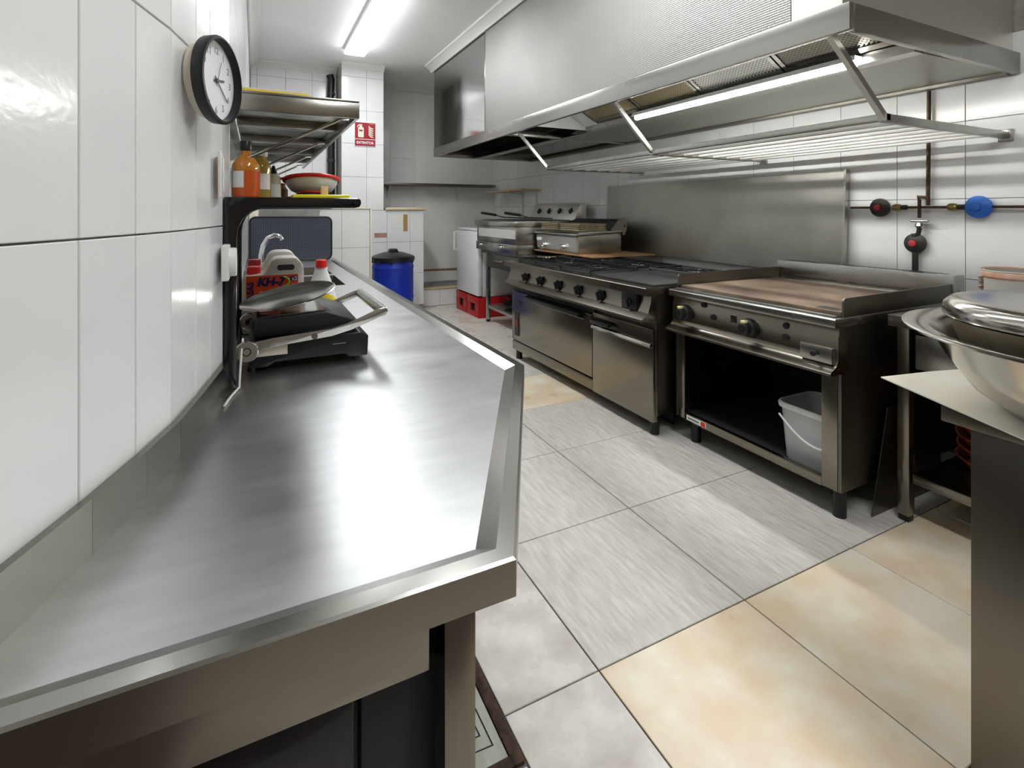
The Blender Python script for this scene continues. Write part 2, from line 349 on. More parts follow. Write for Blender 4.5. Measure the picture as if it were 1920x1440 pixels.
# floor and its tiles
floor = struct(obj('floor', box(NB(), -1.6, XR + .2, -2.2, YB + .2, -0.1, -0.006), 'floor_base', smooth=False))
GX = [0.277 + .6 * k for k in range(7)]; GX[0] = -.30; GX[1] = .877
GX = [.577, .877, 1.477, 2.077, 2.677, 3.277, 3.40]
GY = [-.595 + .6 * k for k in range(14)]; GY[-1] = min(GY[-1], YB)
tcache = {}
def floor_tile(x0, x1, y0, y1, kind, g=0.0022):
    k = (kind, round(x1 - x0, 3), round(y1 - y0, 3)); me = tcache.get(k)
    if me is None:
        bm = NB(); box(bm, g, x1-x0-g, g, y1-y0-g, -.006, 0, 0.0015, 1); me = bpy.data.meshes.new('floor_tile'); bm.to_mesh(me); bm.free()
        me.materials.append(M[kind]); tcache[k] = me
    o = link('floor_tile', me, floor); o.location = (x0, y0, 0)
for xa, xb in zip(GX, GX[1:]):
    for ya, yb in zip(GY, GY[1:]):
        if xa < .6: kind = 'tile_pale'
        elif 1.2 < ya + .1 < 3.0: kind = 'tile_grey'
        elif ya > 3.4: kind = 'tile_cream'
        else: kind = 'tile_beige'
        if not (ya > 6.8 and xa > 1.9): floor_tile(xa, xb, ya, yb if yb < YB else YB, kind)
for ya, yb in ((-.6, .0), (.0, .54), (1.60, 2.2), (2.2, 2.8), (2.8, 3.4), (3.4, 4.0), (4.0, 4.6), (4.6, 5.2), (5.2, 5.44)): floor_tile(-.05 if ya > 1.5 else -.2, .577, ya, yb, 'tile_pale')
floor_tile(-.1, .575, .55, 1.075, 'tile_pale')
# floor hatch beside the counter leg
h = thing('floor_hatch', 'greenish tiled floor hatch in a rusty iron frame beside the counter leg', 'floor hatch', (.36, 1.33, 0))
bm = NB()
for b in ((.545, .573, 1.082, 1.58), (.10, .128, 1.082, 1.58), (.128, .545, 1.082, 1.108), (.128, .545, 1.555, 1.58)): box(bm, *b, -.005, .004, .001)
obj('frame', bm, 'rust', h)
obj('lid', box(NB(), .130, .543, 1.110, 1.553, -.005, .001, .002), 'hatch_tile', h)
bm = NB()
for k in range(4): tube(bm, [(.19 + .028*k + .02, 1.17 + .03*k, .0015), (.52 - .02*k, 1.15 + .035*k, .0015), (.51 - .02*k, 1.50 - .03*k, .0015), (.20 + .03*k, 1.49 - .03*k, .0015)], .0022, 6, True)
obj('pattern_line', bm, 'dark_grey', h)
# step at the back right with wooden nosing, tiled riser
bm = NB(); box(bm, 2.0, 3.39, 6.885, YB - .002, 0, .235); step = struct(obj('floor_step', bm, 'grout', smooth=False))
tile_patch(step, [2.005, 2.30, 2.62, 2.94, 3.385], [0.005, .232], 6.876)
bm = NB(); box(bm, 1.995, 3.39, 6.86, 6.96, .236, .258, .003); struct(obj('trim_4', bm, 'wood'))
bm = NB(); box(bm, 2.0, 3.39, YB - .03, YB - .002, .258, .42); struct(obj('baseboard_back', bm, 'plaster'))
bm = NB(); box(bm, 2.0, 3.39, YB - .045, YB - .002, .421, .445, .003); struct(obj('trim_5', bm, 'wood_brown'))

# ------------------------------------------------------------------ lamps
def batten(label, xc, ya, yb, m):
    l = thing('ceiling_light', label, 'ceiling light', (xc, (ya+yb)/2, CEIL))
    obj('housing', box(NB(), xc - .12, xc + .12, ya, yb, CEIL - .045, CEIL - .001, .003), 'white_pl', l)
    bm = NB(); prism(bm, [(xc + a, CEIL - b) for a, b in ((-.115, .046), (-.115, .058), (-.10, .070), (.10, .070), (.115, .058), (.115, .046))], 'y', ya + .01, yb - .01); obj('diffuser', bm, m, l)
batten('long lit fluorescent batten on the ceiling in line with the tiled pillar', 1.0, 4.30, 6.02, 'lamp')
batten('unseen fill batten added on the ceiling above the middle of the aisle', 1.15, 1.55, 3.27, 'fill_mid')  # out of view, added to even out the room light
batten('unseen fill batten added on the ceiling at the near end of the room', 1.05, -1.2, .52, 'fill_near')  # out of view, added as fill for the near floor and walls
# ------------------------------------------------------------------ extraction hood
HX, HY0, HYM, HY1, HZ = 1.99, 1.16, 4.13, 6.20, 1.995
h = thing('extraction_hood', 'long stainless steel extraction hood with embossed front over the cooking line', 'hood', (2.6, 3.6, HZ))
bm = NB(); box(bm, HX, HX + .03, HY0, HY1, HZ, HZ + .105, .003); obj('front_rim', bm, 'steel', h)
bm = NB(); box(bm, HX + .031, XR - .002, HY0, HY0 + .03, HZ, HZ + .105, .003); obj('end_rim', bm, 'steel', h)
bm = NB(); box(bm, HX + .031, XR - .002, HY1 - .03, HY1, HZ, HZ + .105, .003); obj('end_rim', bm, 'steel', h)
bm = NB(); box(bm, HX + .008, HX + .02, 4.60, HY1, HZ + .106, CEIL - .002); obj('film_panel', bm, 'steel_film', h)
bm = NB(); box(bm, HX + .004, HX + .02, 1.40, 4.585, HZ + .106, CEIL - .002); obj('front_panel', bm, 'emboss', h)
bm = NB(); box(bm, HX + .006, HX + .02, 1.19, 1.398, HZ + .106, CEIL - .002); obj('plain_panel', bm, 'steel_light', h)
bm = NB(); box(bm, HX + .0, HX + .02, 4.585, 4.60, HZ + .106, CEIL - .002, .002); obj('joint_strip', bm, 'steel_polish', h)
bm = NB(); box(bm, HX + .021, XR - .002, 1.19, 1.205, HZ + .106, CEIL - .002); obj('end_panel', bm, 'steel_light', h)
bm = NB(); box(bm, HX + .021, XR - .002, HY1 - .015, HY1 - .001, HZ + .106, CEIL - .002); obj('end_panel', bm, 'steel_dark', h)
GXH = 2.52
# inside, nearer half: gutter, sloping filters, rear underside plate, side cheeks
prism(bm := NB(), [(GXH - .02, HZ - .005), (GXH - .02, HZ + .04), (GXH - .014, HZ + .04), (GXH - .014, HZ + .002), (GXH + .05, HZ + .002), (GXH + .05, HZ + .06), (GXH + .056, HZ + .06), (GXH + .056, HZ - .005)], 'y', HY0 + .032, HYM - .5); obj('grease_gutter', bm, 'steel', h)
bm = NB(); prism(bm, [(GXH + .058, HZ - .004), (XR - .06, HZ + .012), (XR - .06, HZ + .022), (GXH + .058, HZ + .006)], 'y', HY0 + .032, HYM - .02); obj('rear_plate', bm, 'hood_in', h)
bm = NB(); box(bm, XR - .058, XR - .012, HY0 + .032, HY1 - .032, HZ - .006, HZ + .05, .003); obj('wall_flange', bm, 'steel_dark', h)
bm = NB(); prism(bm, [(HX + .03, HZ + .34), (XR - .06, HZ + .34), (XR - .06, HZ + .35), (HX + .03, HZ + .35)], 'y', 1.21, HY1 - .035); obj('inner_roof', bm, 'dark_in', h)
def filt(ya, yb):
    a = Vector((GXH - .040, 0, HZ + .05)); b = Vector((HX + .06, 0, HZ + .30)); d = (b - a); Ln = d.length; d.normalize()
    n = Vector((-d.z, 0, d.x)); n = -n if n.z > 0 else n
    mt = Matrix(((d.x, 0, n.x, a.x), (0, 1, 0, 0), (d.z, 0, n.z, a.z), (0, 0, 0, 1)))
    bm = NB(); t = bmesh.new()
    for bb in ((0, .03, ya, yb), (Ln-.03, Ln, ya, yb), (.03, Ln-.03, ya, ya+.022), (.03, Ln-.03, yb-.022, yb)): box(t, *bb, -.012, .012)
    merge(bm, t, mt); f = obj('filter', bm, 'steel', h)
    bm = NB(); t = bmesh.new(); box(t, .03, Ln-.03, ya+.022, yb-.022, -.006, -.003); merge(bm, t, mt); obj('backing', bm, 'dark_in', f)
    bm = NB(); t = bmesh.new(); s = .021          # woven wire: crossed diagonal ribs
    W, H2 = yb - ya - .046, Ln - .062
    k = -int(H2 / s) - 1
    while k * s < W:
        for sg in (1, -1):
            pts = []
            u0 = max(0, -k * s); u1 = min(H2, W - k * s)
            if u1 > u0 + .004:
                v0, v1 = k*s + u0, k*s + u1
                if sg < 0: v0, v1 = W - v0, W - v1
                pts = [(.031 + u0, ya + .023 + v0), (.031 + u1, ya + .023 + v1)]
                dx, dy = pts[1][0]-pts[0][0], pts[1][1]-pts[0][1]; q = math.hypot(dx, dy); ox, oy = -dy/q*.0032, dx/q*.0032
                zz = .0005 if sg > 0 else .004
                vv = [t.verts.new((pts[i][0]+e*ox, pts[i][1]+e*oy, zz)) for i, e in ((0, -1), (1, -1), (1, 1), (0, 1))]
                t.faces.new(vv); ww = [t.verts.new((v.co.x, v.co.y, zz+.003)) for v in vv]; t.faces.new(ww)
        k += 1
    merge(bm, t, mt); o = obj('wire_mesh', bm, 'brass_pale' if ya > 2.0 else ('badge' if ya > 1.5 else 'steel_dark'), f, smooth=False); o['kind'] = 'stuff'
for ya, yb in ((1.215, 1.76), (1.77, 2.32), (2.33, 2.88), (2.89, 3.44)): filt(ya, yb)
bm = NB(); prism(bm, [(HX + .035, HZ + .30), (GXH - .024, HZ + .03), (GXH - .02, HZ + .04), (HX + .04, HZ + .31)], 'y', 3.46, 3.62); obj('blank_plate', bm, 'white_enamel', h)
bm = NB(); box(bm, HX + .035, GXH + .05, 3.625, 3.635, HZ + .005, HZ + .33); obj('cheek_plate', bm, 'white_enamel', h)
bm = NB(); box(bm, HX + .032, XR - .06, HYM - .015, HYM + .03, HZ - .002, HZ + .05, .003); obj('cross_member', bm, 'steel', h)
bm = NB(); prism(bm, [(GXH + .1, HZ + .005), (GXH + .42, HZ + .2), (GXH + .42, HZ + .21), (GXH + .09, HZ + .015)], 'y', HYM + .05, HY1 - .04); obj('far_baffle', bm, 'steel_dark', h)
bm = NB(); box(bm, GXH, GXH + .11, HYM + .05, HY1 - .04, HZ - .003, HZ + .004); obj('far_gutter', bm, 'steel', h)
bm = NB(); cyl(bm, (2.72, HY0 + .0605, HZ + .035), .012, .03, '-y', 12); dt = obj('drain_tap', bm, 'brass', h); obj('tap_body', cyl(NB(), (2.72, HY0 + .08, HZ + .018), .018, .034, 'z', 12), 'brass', dt)
# tube light under the gutter
t = thing('hood_lamp', 'bright fluorescent strip lamp fixed along the underside of the hood', 'lamp', (GXH - .04, 2.15, HZ - .03))
bm = NB(); prism(bm, [(GXH - .0205, HZ - .002), (GXH - .0205, HZ + .030), (GXH - .078, HZ + .030), (GXH - .082, HZ + .006), (GXH - .080, HZ + .006), (GXH - .076, HZ + .027), (GXH - .024, HZ + .027), (GXH - .024, HZ - .002)], 'y', 1.40, 2.95); obj('light_shield', bm, 'white_enamel', t)  # added lip, shaped to keep the tube's light off the filters
bm = NB(); cyl(bm, (GXH - .050, 1.41, HZ - .002), .0190, 1.53, 'y', 16, .004); obj('tube', bm, 'hoodlamp', t)
# hanging rack
t = thing('hanging_rack', 'slatted stainless rack hanging under the hood in front of the tiled wall', 'rack', (2.85, 2.6, 1.70))
RX0 = 2.31; RZ = 1.715
for k in range(8):
    x = RX0 + .001 + k * .135
    bm = NB(); box(bm, x, x + (.03 if k == 0 else .025), 1.2305 if k else 1.2, 3.94 if k else 3.975, RZ - .031, RZ - .006 if k else RZ, .002); obj('slat', bm, 'steel' if k == 0 else 'badge', t)
for y in (1.215, 2.60, 3.955):
    bm = NB(); box(bm, RX0, XR - .012, y - .015, y + .015, RZ - .036, RZ - .002, .002); obj('cross_bar', bm, 'steel', t)
    bm = NB(); box(bm, XR - .010, XR - .001, y - .03, y + .03, RZ - .05, RZ + .012, .002); obj('wall_bracket', bm, 'steel', t)
    bm = NB(); tube(bm, [(HX + .045, y + .06, HZ + .04), (RX0 + .014, y, RZ - .02)], .017, 4); obj('diagonal_strut', bm, 'steel', t, smooth=False)

# ------------------------------------------------------------------ left worktop
def offs(pts, ds):
    n = len(pts); L = []
    for i in range(n):
        a = Vector(pts[i]); b = Vector(pts[(i+1) % n]); d = (b - a).normalized(); nn = Vector((-d.y, d.x)); L.append((a + nn * ds[i], d))
    out = []
    for i in range(n):
        (p, d), (q, e) = L[i-1], L[i]
        den = d.x*e.y - d.y*e.x
        if abs(den) < 1e-6: out.append(tuple(q))
        else:
            s = ((q.x-p.x)*e.y - (q.y-p.y)*e.x) / den; out.append(tuple(p + d * s))
    return out
ZT = 0.85
wl = [p for p in wall_pts if .7 < p[1] < 1.7]                     # along the wall
outer = [(-0.312, .61), (.31, .61), (.724, 1.371), (.70, 5.42), (-.062, 5.42)] + [(x + .004, y) for x, y in wl[::-1]]
n = len(outer); dd = [1, 1, 1] + [0] * (n - 3)
t = thing('work_counter', 'long stainless steel worktop with raised rim and splashback along the left wall', 'worktop', (.2, 2.6, 0))
in1 = offs(outer, [.028 * k for k in dd]); in2 = offs(outer, [.058 * k for k in dd]); in3 = offs(outer, [.004 * k for k in dd])
bm = NB()
def ring(bm, A, za, B, zb, idx):
    for i in idx:
        j = (i + 1) % n
        bm.faces.new([bm.verts.new((*A[i], za)), bm.verts.new((*A[j], za)), bm.verts.new((*B[j], zb)), bm.verts.new((*B[i], zb))])
ids = (0, 1, 2)
ring(bm, outer, ZT - .003, in3, ZT, ids); ring(bm, in3, ZT, in1, ZT, ids); ring(bm, in1, ZT, in2, ZT - .013, ids)
bmesh.ops.remove_doubles(bm, verts=bm.verts, dist=1e-5); bmesh.ops.recalc_face_normals(bm, faces=bm.faces)
obj('rim', bm, 'steel_edge', t, smooth=False)
bm = NB(); ring(bm, outer, ZT - .052, outer, ZT - .003, ids)
bmesh.ops.remove_doubles(bm, verts=bm.verts, dist=1e-5); bmesh.ops.recalc_face_normals(bm, faces=bm.faces); obj('fascia', bm, 'steel_warm', t)  # warm steel tone carries a brown reflection in its colour
# main surface with two sink openings
zs = ZT - .013; sx0, sx1 = .10, .52; SK = [(3.46, 4.02), (4.12, 4.68)]
ys = 3.40
fx = lambda y: in2[2][0] + (in2[3][0] - in2[2][0]) * (y - in2[2][1]) / (in2[3][1] - in2[2][1])
bm = NB()
near = [in2[0], in2[1], in2[2], (fx(ys), ys), (-.066, ys)] + [(x, y) for x, y in in2[5:]]
bm.faces.new([bm.verts.new((*p, zs)) for p in near])
def rq(x0, x1, y0, y1): bm.faces.new([bm.verts.new(p) for p in ((x0, y0, zs), (x1, y0, zs), (x1 if x1 < .6 else fx(y1), y1, zs), (x0, y1, zs))])
rq(-.066, sx0, ys, 5.42); rq(sx1, fx(ys), ys, 5.42)
for a, b in ((ys, SK[0][0]), (SK[0][1], SK[1][0]), (SK[1][1], 5.42)): rq(sx0, sx1, a, b)
bmesh.ops.recalc_face_normals(bm, faces=bm.faces)
for f in bm.faces:
    if f.normal.z < 0: f.normal_flip()
obj('top_surface', bm, 'worktop', t)
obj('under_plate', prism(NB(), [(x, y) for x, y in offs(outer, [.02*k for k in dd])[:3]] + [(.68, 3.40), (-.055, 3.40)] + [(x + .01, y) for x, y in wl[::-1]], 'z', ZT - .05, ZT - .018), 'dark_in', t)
bm = NB()
for (x0, y0), (x1, y1) in zip(outer[4:], outer[5:] + outer[:1]):
    d = Vector((x1-x0, y1-y0)).normalized(); nn = Vector((-d.y, d.x)) * .012
    prism(bm, [(x0, y0), (x1, y1), (x1 + nn.x, y1 + nn.y), (x0 + nn.x, y0 + nn.y)], 'z', ZT - .05, ZT + .065)
obj('splashback', bm, 'steel_reflect_dark', t, smooth=False)
for a, b in SK:
    bm = NB(); P = [bm.verts.new(p) for p in ((sx0, a, zs), (sx1, a, zs), (sx1, b, zs), (sx0, b, zs))]; Q = [bm.verts.new(p) for p in ((sx0+.02, a+.02, zs-.2), (sx1-.02, a+.02, zs-.2), (sx1-.02, b-.02, zs-.2), (sx0+.02, b-.02, zs-.2))]
    for i in range(4): bm.faces.new((P[i], P[(i+1) % 4], Q[(i+1) % 4], Q[i]))
    bm.faces.new(Q); bmesh.ops.recalc_face_normals(bm, faces=bm.faces)
    for f in bm.faces: f.normal_flip()
    s = obj('sink_bowl', bm, 'steel_dark', t); obj('drain', cyl(NB(), ((sx0+sx1)/2, (a+b)/2, zs-.1995), .03, .004), 'black', s)
bm = NB(); box(bm, -.26, .205, .655, .672, ZT - .145, ZT - .052, .002); obj('apron', bm, 'steel_warm', t)
bm = NB(); prism(bm, [(.36, .75), (.70, 1.375), (.685, 1.385), (.345, .76)], 'z', ZT - .14, ZT - .053); obj('apron', bm, 'steel_warm', t)
bm = NB(); box(bm, .655, .668, 1.45, 5.35, ZT - .14, ZT - .053); obj('apron', bm, 'steel_warm', t)
for x, y in ((.222, .645), (.50, 1.95), (.60, 3.2), (.63, 5.2), (.0, 1.9), (.0, 3.2), (.0, 5.2)):
    bm = NB(); box(bm, x, x + .045, y, y + .045, .025, ZT - .052, .003); lg = obj('leg', bm, 'steel_warm', t); obj('foot', box(NB(), x + .003, x + .042, y + .003, y + .042, .0005, .0248, .003), 'black', lg)
bm = NB(); box(bm, .05, .62, 1.92, 5.3, .17, .20); obj('under_shelf', bm, 'steel_dark', t)
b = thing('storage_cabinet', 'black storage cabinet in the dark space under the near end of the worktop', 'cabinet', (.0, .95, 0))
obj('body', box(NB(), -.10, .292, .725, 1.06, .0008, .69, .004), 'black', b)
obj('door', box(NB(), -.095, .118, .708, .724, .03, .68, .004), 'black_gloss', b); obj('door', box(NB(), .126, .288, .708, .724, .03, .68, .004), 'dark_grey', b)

# ------------------------------------------------------------------ left wall fittings
cl = thing('wall_clock', 'round white wall clock with black rim hanging on the tiled wall', 'clock', (-.074, 1.272, 1.592))
nrm = Vector((math.cos(R(21)), -math.sin(R(21)), 0))
cl.matrix_world = frame_mtx((-.074, 1.272, 1.592), (-nrm.y, nrm.x, 0), (0, 0, 1))
bm = NB(); lathe(bm, [(0, -.034), (.074, -.034), (.081, -.028), (.083, -.012), (.0, -.012)], seg=48); obj('back_case', bm, 'cream_pl', cl, local=True)
bm = NB(); lathe(bm, [(.084, -.012), (.092, -.010), (.094, .009), (.092, .013), (.087, .014), (.0855, .009), (.084, -.010)], seg=64); obj('rim', bm, 'black', cl, local=True)
fc = obj('face', cyl(NB(), (0, 0, -.0115), .0845, .0085, seg=48), 'clock_face', cl, local=True)
for k in range(1, 13):
    a = R(90 - 30*k)
    obj('numeral', text_bm(str(k), .021, Matrix.Translation((.064*math.cos(a), .064*math.sin(a), -.0027)), .0002, .0003), 'clock_ink', fc, local=True)
def hand(a, ln, wd, z):
    bm = NB(); box(bm, -wd, wd, -.012, ln, z, z + .0008); bmesh.ops.rotate(bm, verts=bm.verts, cent=(0, 0, 0), matrix=Matrix.Rotation(R(-a), 3, 'Z')); return bm
for a, ln, wd, z in ((80, .036, .0022, -.0022), (128, .062, .0014, -.001), (20, .045, .0005, .0004)): obj('hand', hand(a, ln, wd, z), 'ink', cl, local=True)
obj('hub', cyl(NB(), (0, 0, -.0024), .005, .004), 'ink', cl, local=True)
def wall_plate(name, label, cat, ya, yb, xw, z0, z1, th, sock):
    t = thing(name, label, cat, (xw, (ya+yb)/2, z0))
    obj('plate', box(NB(), xw, xw + th, ya, yb, z0, z1, .004), 'white_pl', t)
    if sock:
        bm = NB(); lathe(bm, [(.0, 0), (.024, 0), (.026, .004), (.026, .010), (.034, .016), (.037, .014), (.037, 0)], (xw + th, (ya+yb)/2, z0 + .045), 24, 'x'); obj('socket', bm, 'white_pl', t)
        for dz in (-.009, .009): obj('pin_hole', cyl(NB(), (xw + th + .0005, (ya+yb)/2, z0 + .045 + dz), .003, .001, 'x', 10), 'black', t)
    else: obj('rocker', box(NB(), xw + th, xw + th + .003, ya + .012, yb - .012, z0 + .015, z1 - .015, .002), 'white_pl', t)
wall_plate('light_switch', 'tall white switch plate on the wall tiles below the clock', 'switch', 1.44, 1.51, -.083, 1.345, 1.46, .008, False)
wall_plate('wall_socket', 'white wall socket on the tiles beside the contact grill', 'socket', 1.475, 1.555, -.0785, 1.135, 1.225, .018, True)
# wall shelf with struts
t = thing('wall_shelf', 'deep stainless wall shelf with thin strut brackets above the worktop', 'shelf', (.1, 2.6, 1.62))
SX1 = .285; SY0, SY1 = 1.625, 3.68; SZ = 1.652
obj('shelf_plate', box(NB(), -.064, SX1, SY0, SY1, SZ - .008, SZ, .002), 'steel', t)
obj('front_lip', box(NB(), -.064, SX1, SY0, SY0 + .012, SZ - .056, SZ - .0085, .002), 'steel', t)
obj('side_lip', box(NB(), SX1 - .012, SX1, SY0 + .0125, SY1, SZ - .056, SZ - .0085, .002), 'steel', t)
for y in (2.05, 2.5, 2.95, 3.45): obj('cross_rib', box(NB(), -.06, SX1 - .013, y, y + .06, SZ - .035, SZ - .0085, .002), 'steel', t)
for y in (1.70, 2.35, 2.95, 3.55):
    bm = NB(); tube(bm, [(-.058, y, SZ - .27), (-.058, y, SZ - .215), (-.045, y, SZ - .195), (.22, y, SZ - .06), (.24, y, SZ - .048), (.265, y, SZ - .046)], .0055, 8); obj('strut', bm, 'steel_polish', t)
tr = thing('flat_box', 'flat yellow-edged board with black clip lying on the wall shelf', 'board', (.05, 1.8, SZ))
obj('body', box(NB(), -.05, .145, 1.66, 1.98, SZ + .0005, SZ + .012, .002), 'yellow2', tr); obj('top_sheet', box(NB(), -.048, .143, 1.662, 1.978, SZ + .0125, SZ + .016), 'paper', tr)
obj('clip', box(NB(), .146, .175, 1.72, 1.85, SZ + .0005, SZ + .014, .005), 'black', tr)
# black stand over the grill
t = thing('black_stand', 'black enamelled C-shaped stand over the contact grill, loaded with bottles', 'stand', (.1, 1.8, ZT - .013))
prof = [(-.076, ZT - .0125), (-.047, ZT - .0125), (-.047, 1.24)] + [(-.047 + .07*(1-math.cos(R(a))), 1.24 + .080*math.sin(R(a))) for a in (20, 40, 60, 80, 90)] + [(.26, 1.320), (.275, 1.324), (.28, 1.335), (.278, 1.346), (.27, 1.350), (-.076, 1.350)]
prof2 = [(max(x, -.064), z) for x, z in prof]
bm = NB(); prism(bm, prof, 'y', 1.563, 1.60, .003); obj('frame', bm, 'black_gloss', t)
bm = NB(); prism(bm, prof2, 'y', 2.13, 2.165, .003); obj('frame', bm, 'black_gloss', t)
obj('shelf_plate', box(NB(), -.062, .278, 1.6005, 2.129, 1.334, 1.350, .002), 'black', t)
for y in (1.75, 1.86, 1.97): obj('back_rail', tube(NB(), [(-.0585, y, ZT - .012), (-.0585, y, 1.33)], .0055, 8), 'black', t)
obj('knob', cyl(NB(), (.262, 1.562, 1.336), .006, .004, '-y', 12), 'black_gloss', t)
for x in (.10, .14): obj('rubber_foot', box(NB(), x, x + .018, 1.70, 1.72, 1.322, 1.3335, .002), 'black', t)
TS = 1.3505
def bottle(label, x, y, z, prof, m, cap, cm, lab=None, grp=None):
    t = thing('sauce_bottle' if grp is None else grp, label, 'bottle' if grp is None else grp, (x, y, z))
    obj('body', lathe(NB(), prof, (x, y, z), 28), m, t)
    if cap: obj('cap', lathe(NB(), cap, (x, y, z), 20), cm, t)
    if lab:
        z0, z1, r, a0, a1 = lab; bm = NB(); K = 8
        vs = [[bm.verts.new((x + r*math.cos(R(a0+(a1-a0)*k/K)), y + r*math.sin(R(a0+(a1-a0)*k/K)), z + zz)) for k in range(K+1)] for zz in (z0, z1)]
        for k in range(K): bm.faces.new((vs[0][k], vs[0][k+1], vs[1][k+1], vs[1][k]))
        obj('label', bm, 'white', t)
    return t
b = bottle('large orange-red sauce bottle with black cap on the black stand', -.0265, 1.715, TS, [(0, .0795), (.038, .0795), (.038, .085), (.036, .10), (.024, .118), (.015, .126), (.013, .140), (0, .140)], 'orange2', [(.0, .1405), (.016, .1405), (.0165, .165), (.015, .168), (0, .168)], 'black', (.030, .078, .0386, 175, 262))
obj('sauce', lathe(NB(), [(0, 0), (.034, 0), (.038, .004), (.038, .079), (0, .079)], (-.0265, 1.715, TS), 28), 'orange', b)
bottle('olive green oil bottle standing behind the orange sauce bottle', .012, 1.83, TS, [(0, 0), (.030, 0), (.032, .003), (.032, .10), (.028, .115), (.018, .125), (.018, .135), (0, .135)], 'olive', [(0, .1355), (.022, .1355), (.022, .150), (0, .150)], 'white_pl', (.03, .08, .0325, 230, 330))
bottle('small clear shaker with a pointed black nozzle on the black stand', .052, 1.885, TS, [(0, 0), (.022, 0), (.024, .003), (.022, .075), (.015, .085), (0, .085)], 'hdpe', [(0, .0855), (.013, .0855), (.004, .112), (0, .114)], 'black', (.01, .05, .0246, 230, 330), 'shaker')
bottle('little brown ceramic jar at the wall end of the black stand', .075, 2.06, TS, [(0, 0), (.022, 0), (.03, .015), (.03, .04), (.02, .055), (.024, .062), (0, .066)], 'brown', None, None, None, 'jar')
# strainer, cutting board, wooden block, dark tray
st = thing('strainer', 'round strainer with red plastic rim standing on the black stand', 'strainer', (.178, 1.945, TS + .012), rot=(R(-9), 0, 0))
obj('basket', lathe(NB(), [(0, .012), (.048, .013), (.070, .024), (.084, .044), (.088, .060), (.086, .060), (.082, .045), (.068, .026), (.046, .015), (0, .014)], seg=36), 'strain', st, local=True)
obj('rim', tube(NB(), [(.091*math.cos(2*math.pi*k/36), .091*math.sin(2*math.pi*k/36), .060) for k in range(36)], .0068, 8, True), 'red', st, local=True)
obj('hook', tube(NB(), [(-.094, -.030, .058), (-.106, -.034, .055)], .0045, 8), 'red_dark', st, local=True)
obj('base_ring', lathe(NB(), [(.042, .007), (.052, .007), (.052, .0125), (.042, .0125), (.042, .007)], seg=24), 'red', st, local=True)
obj('dark_tray', lathe(NB(), [(0, 0), (.07, 0), (.085, .006), (.085, .010), (.068, .004), (0, .004)], (.165, 1.93, TS + .0005), 32), 'black', None, (.165, 1.93, TS))
tag(bpy.data.objects['dark_tray'], 'shallow black dish under the red strainer', 'dish')
cb = obj('cutting_board', box(NB(), .098, .262, 1.66, 1.80, TS + .0005, TS + .012, .004), 'yellow', None, (.19, 1.73, TS)); tag(cb, 'bright yellow plastic cutting board on the edge of the black stand', 'cutting board')
wb = obj('wooden_block', box(NB(), .182, .203, 1.70, 1.73, TS + .013, TS + .040, .002), 'wood', None, (.19, 1.71, TS)); tag(wb, 'small pale wooden block standing on the yellow cutting board', 'wooden block')

# ------------------------------------------------------------------ contact grill and tray
g = thing('contact_grill', 'black contact grill with steel lid arms and bar handle on the worktop', 'contact grill', (.13, 1.88, ZT - .013))
zc = ZT - .013
bm = NB(); prism(bm, [(-.02, zc + .012), (.03, zc + .012), (.05, zc + .024), (.25, zc + .024), (.265, zc + .012), (.322, zc + .012), (.325, zc + .075), (.30, zc + .088), (-.02, zc + .080)], 'y', 1.69, 2.10, .004); obj('base', bm, 'black', g)
for x in (-.01, .29):
    for y in (1.71, 2.06): obj('foot', cyl(NB(), (x, y, zc + .0005), .012, .0115, 'z', 12), 'black', g)
obj('rating_plate', box(NB(), -.005, .085, 1.6885, 1.6898, zc + .045, zc + .072), 'cream_pl', g)
obj('outline_mark', box(NB(), .215, .255, 1.6885, 1.6898, zc + .058, zc + .060), 'steel', g)
bm = NB(); prism(bm, [(-.01, zc + .095), (.29, zc + .098), (.305, zc + .108), (.295, zc + .122), (.20, zc + .158), (.0, zc + .150)], 'y', 1.715, 2.075, .005); ld = obj('lid', bm, 'black', g)
bm = NB(); prism(bm, [(.01, zc + .1512), (.195, zc + .1592), (.195, zc + .161), (.01, zc + .153)], 'y', 1.735, 2.055); obj('lid_plate', bm, 'steel_polish', ld)
for y0, y1 in ((1.672, 1.684), (2.106, 2.118)):
    bm = NB(); prism(bm, [(-.035, zc + .058), (.05, zc + .074), (.21, zc + .088), (.27, zc + .102), (.37, zc + .138), (.385, zc + .150), (.375, zc + .163), (.355, zc + .160), (.26, zc + .122), (.205, zc + .110), (.045, zc + .100), (-.035, zc + .088)], 'y', y0, y1, .002); a = obj('lid_arm', bm, 'steel', g)
    bm = NB(); cyl(bm, (-.024, y0 - .002 if y0 < 1.8 else y1 + .012, zc + .070), .031, .012, '-y', 28, .003); obj('pivot_disc', bm, 'steel_polish', a); obj('pivot_screw', lathe(NB(), [(.009, 0), (.012, 0), (.012, .0008), (.009, .0008), (.009, 0)], (-.024, (y0 - .0142 if y0 < 1.8 else y1 + .001), zc + .070), 20, '-y'), 'iron', a)
    bm = NB(); cyl(bm, (.16, y0 - .0005 if y0 < 1.8 else y1 + .004, zc + .093), .009, .003, '-y', 16); obj('bolt', bm, 'steel_dark', a)
bm = NB(); cyl(bm, (.370, 1.685, zc + .150), .0165, .420, 'y', 20, .003); obj('handle', bm, 'steel', g)
tr = thing('round_tray', 'round stainless tray lying tilted on top of the contact grill', 'tray', (.100, 1.875, 1.021), rot=(R(5), R(-10.5), 0))
bm = NB(); lathe(bm, [(0, 0), (.113, .001), (.128, .005), (.147, .012), (.150, .011), (.150, .009), (.129, .002), (.114, -.002), (0, -.003)], seg=56); obj('dish', bm, 'steel_polish', tr, local=True)
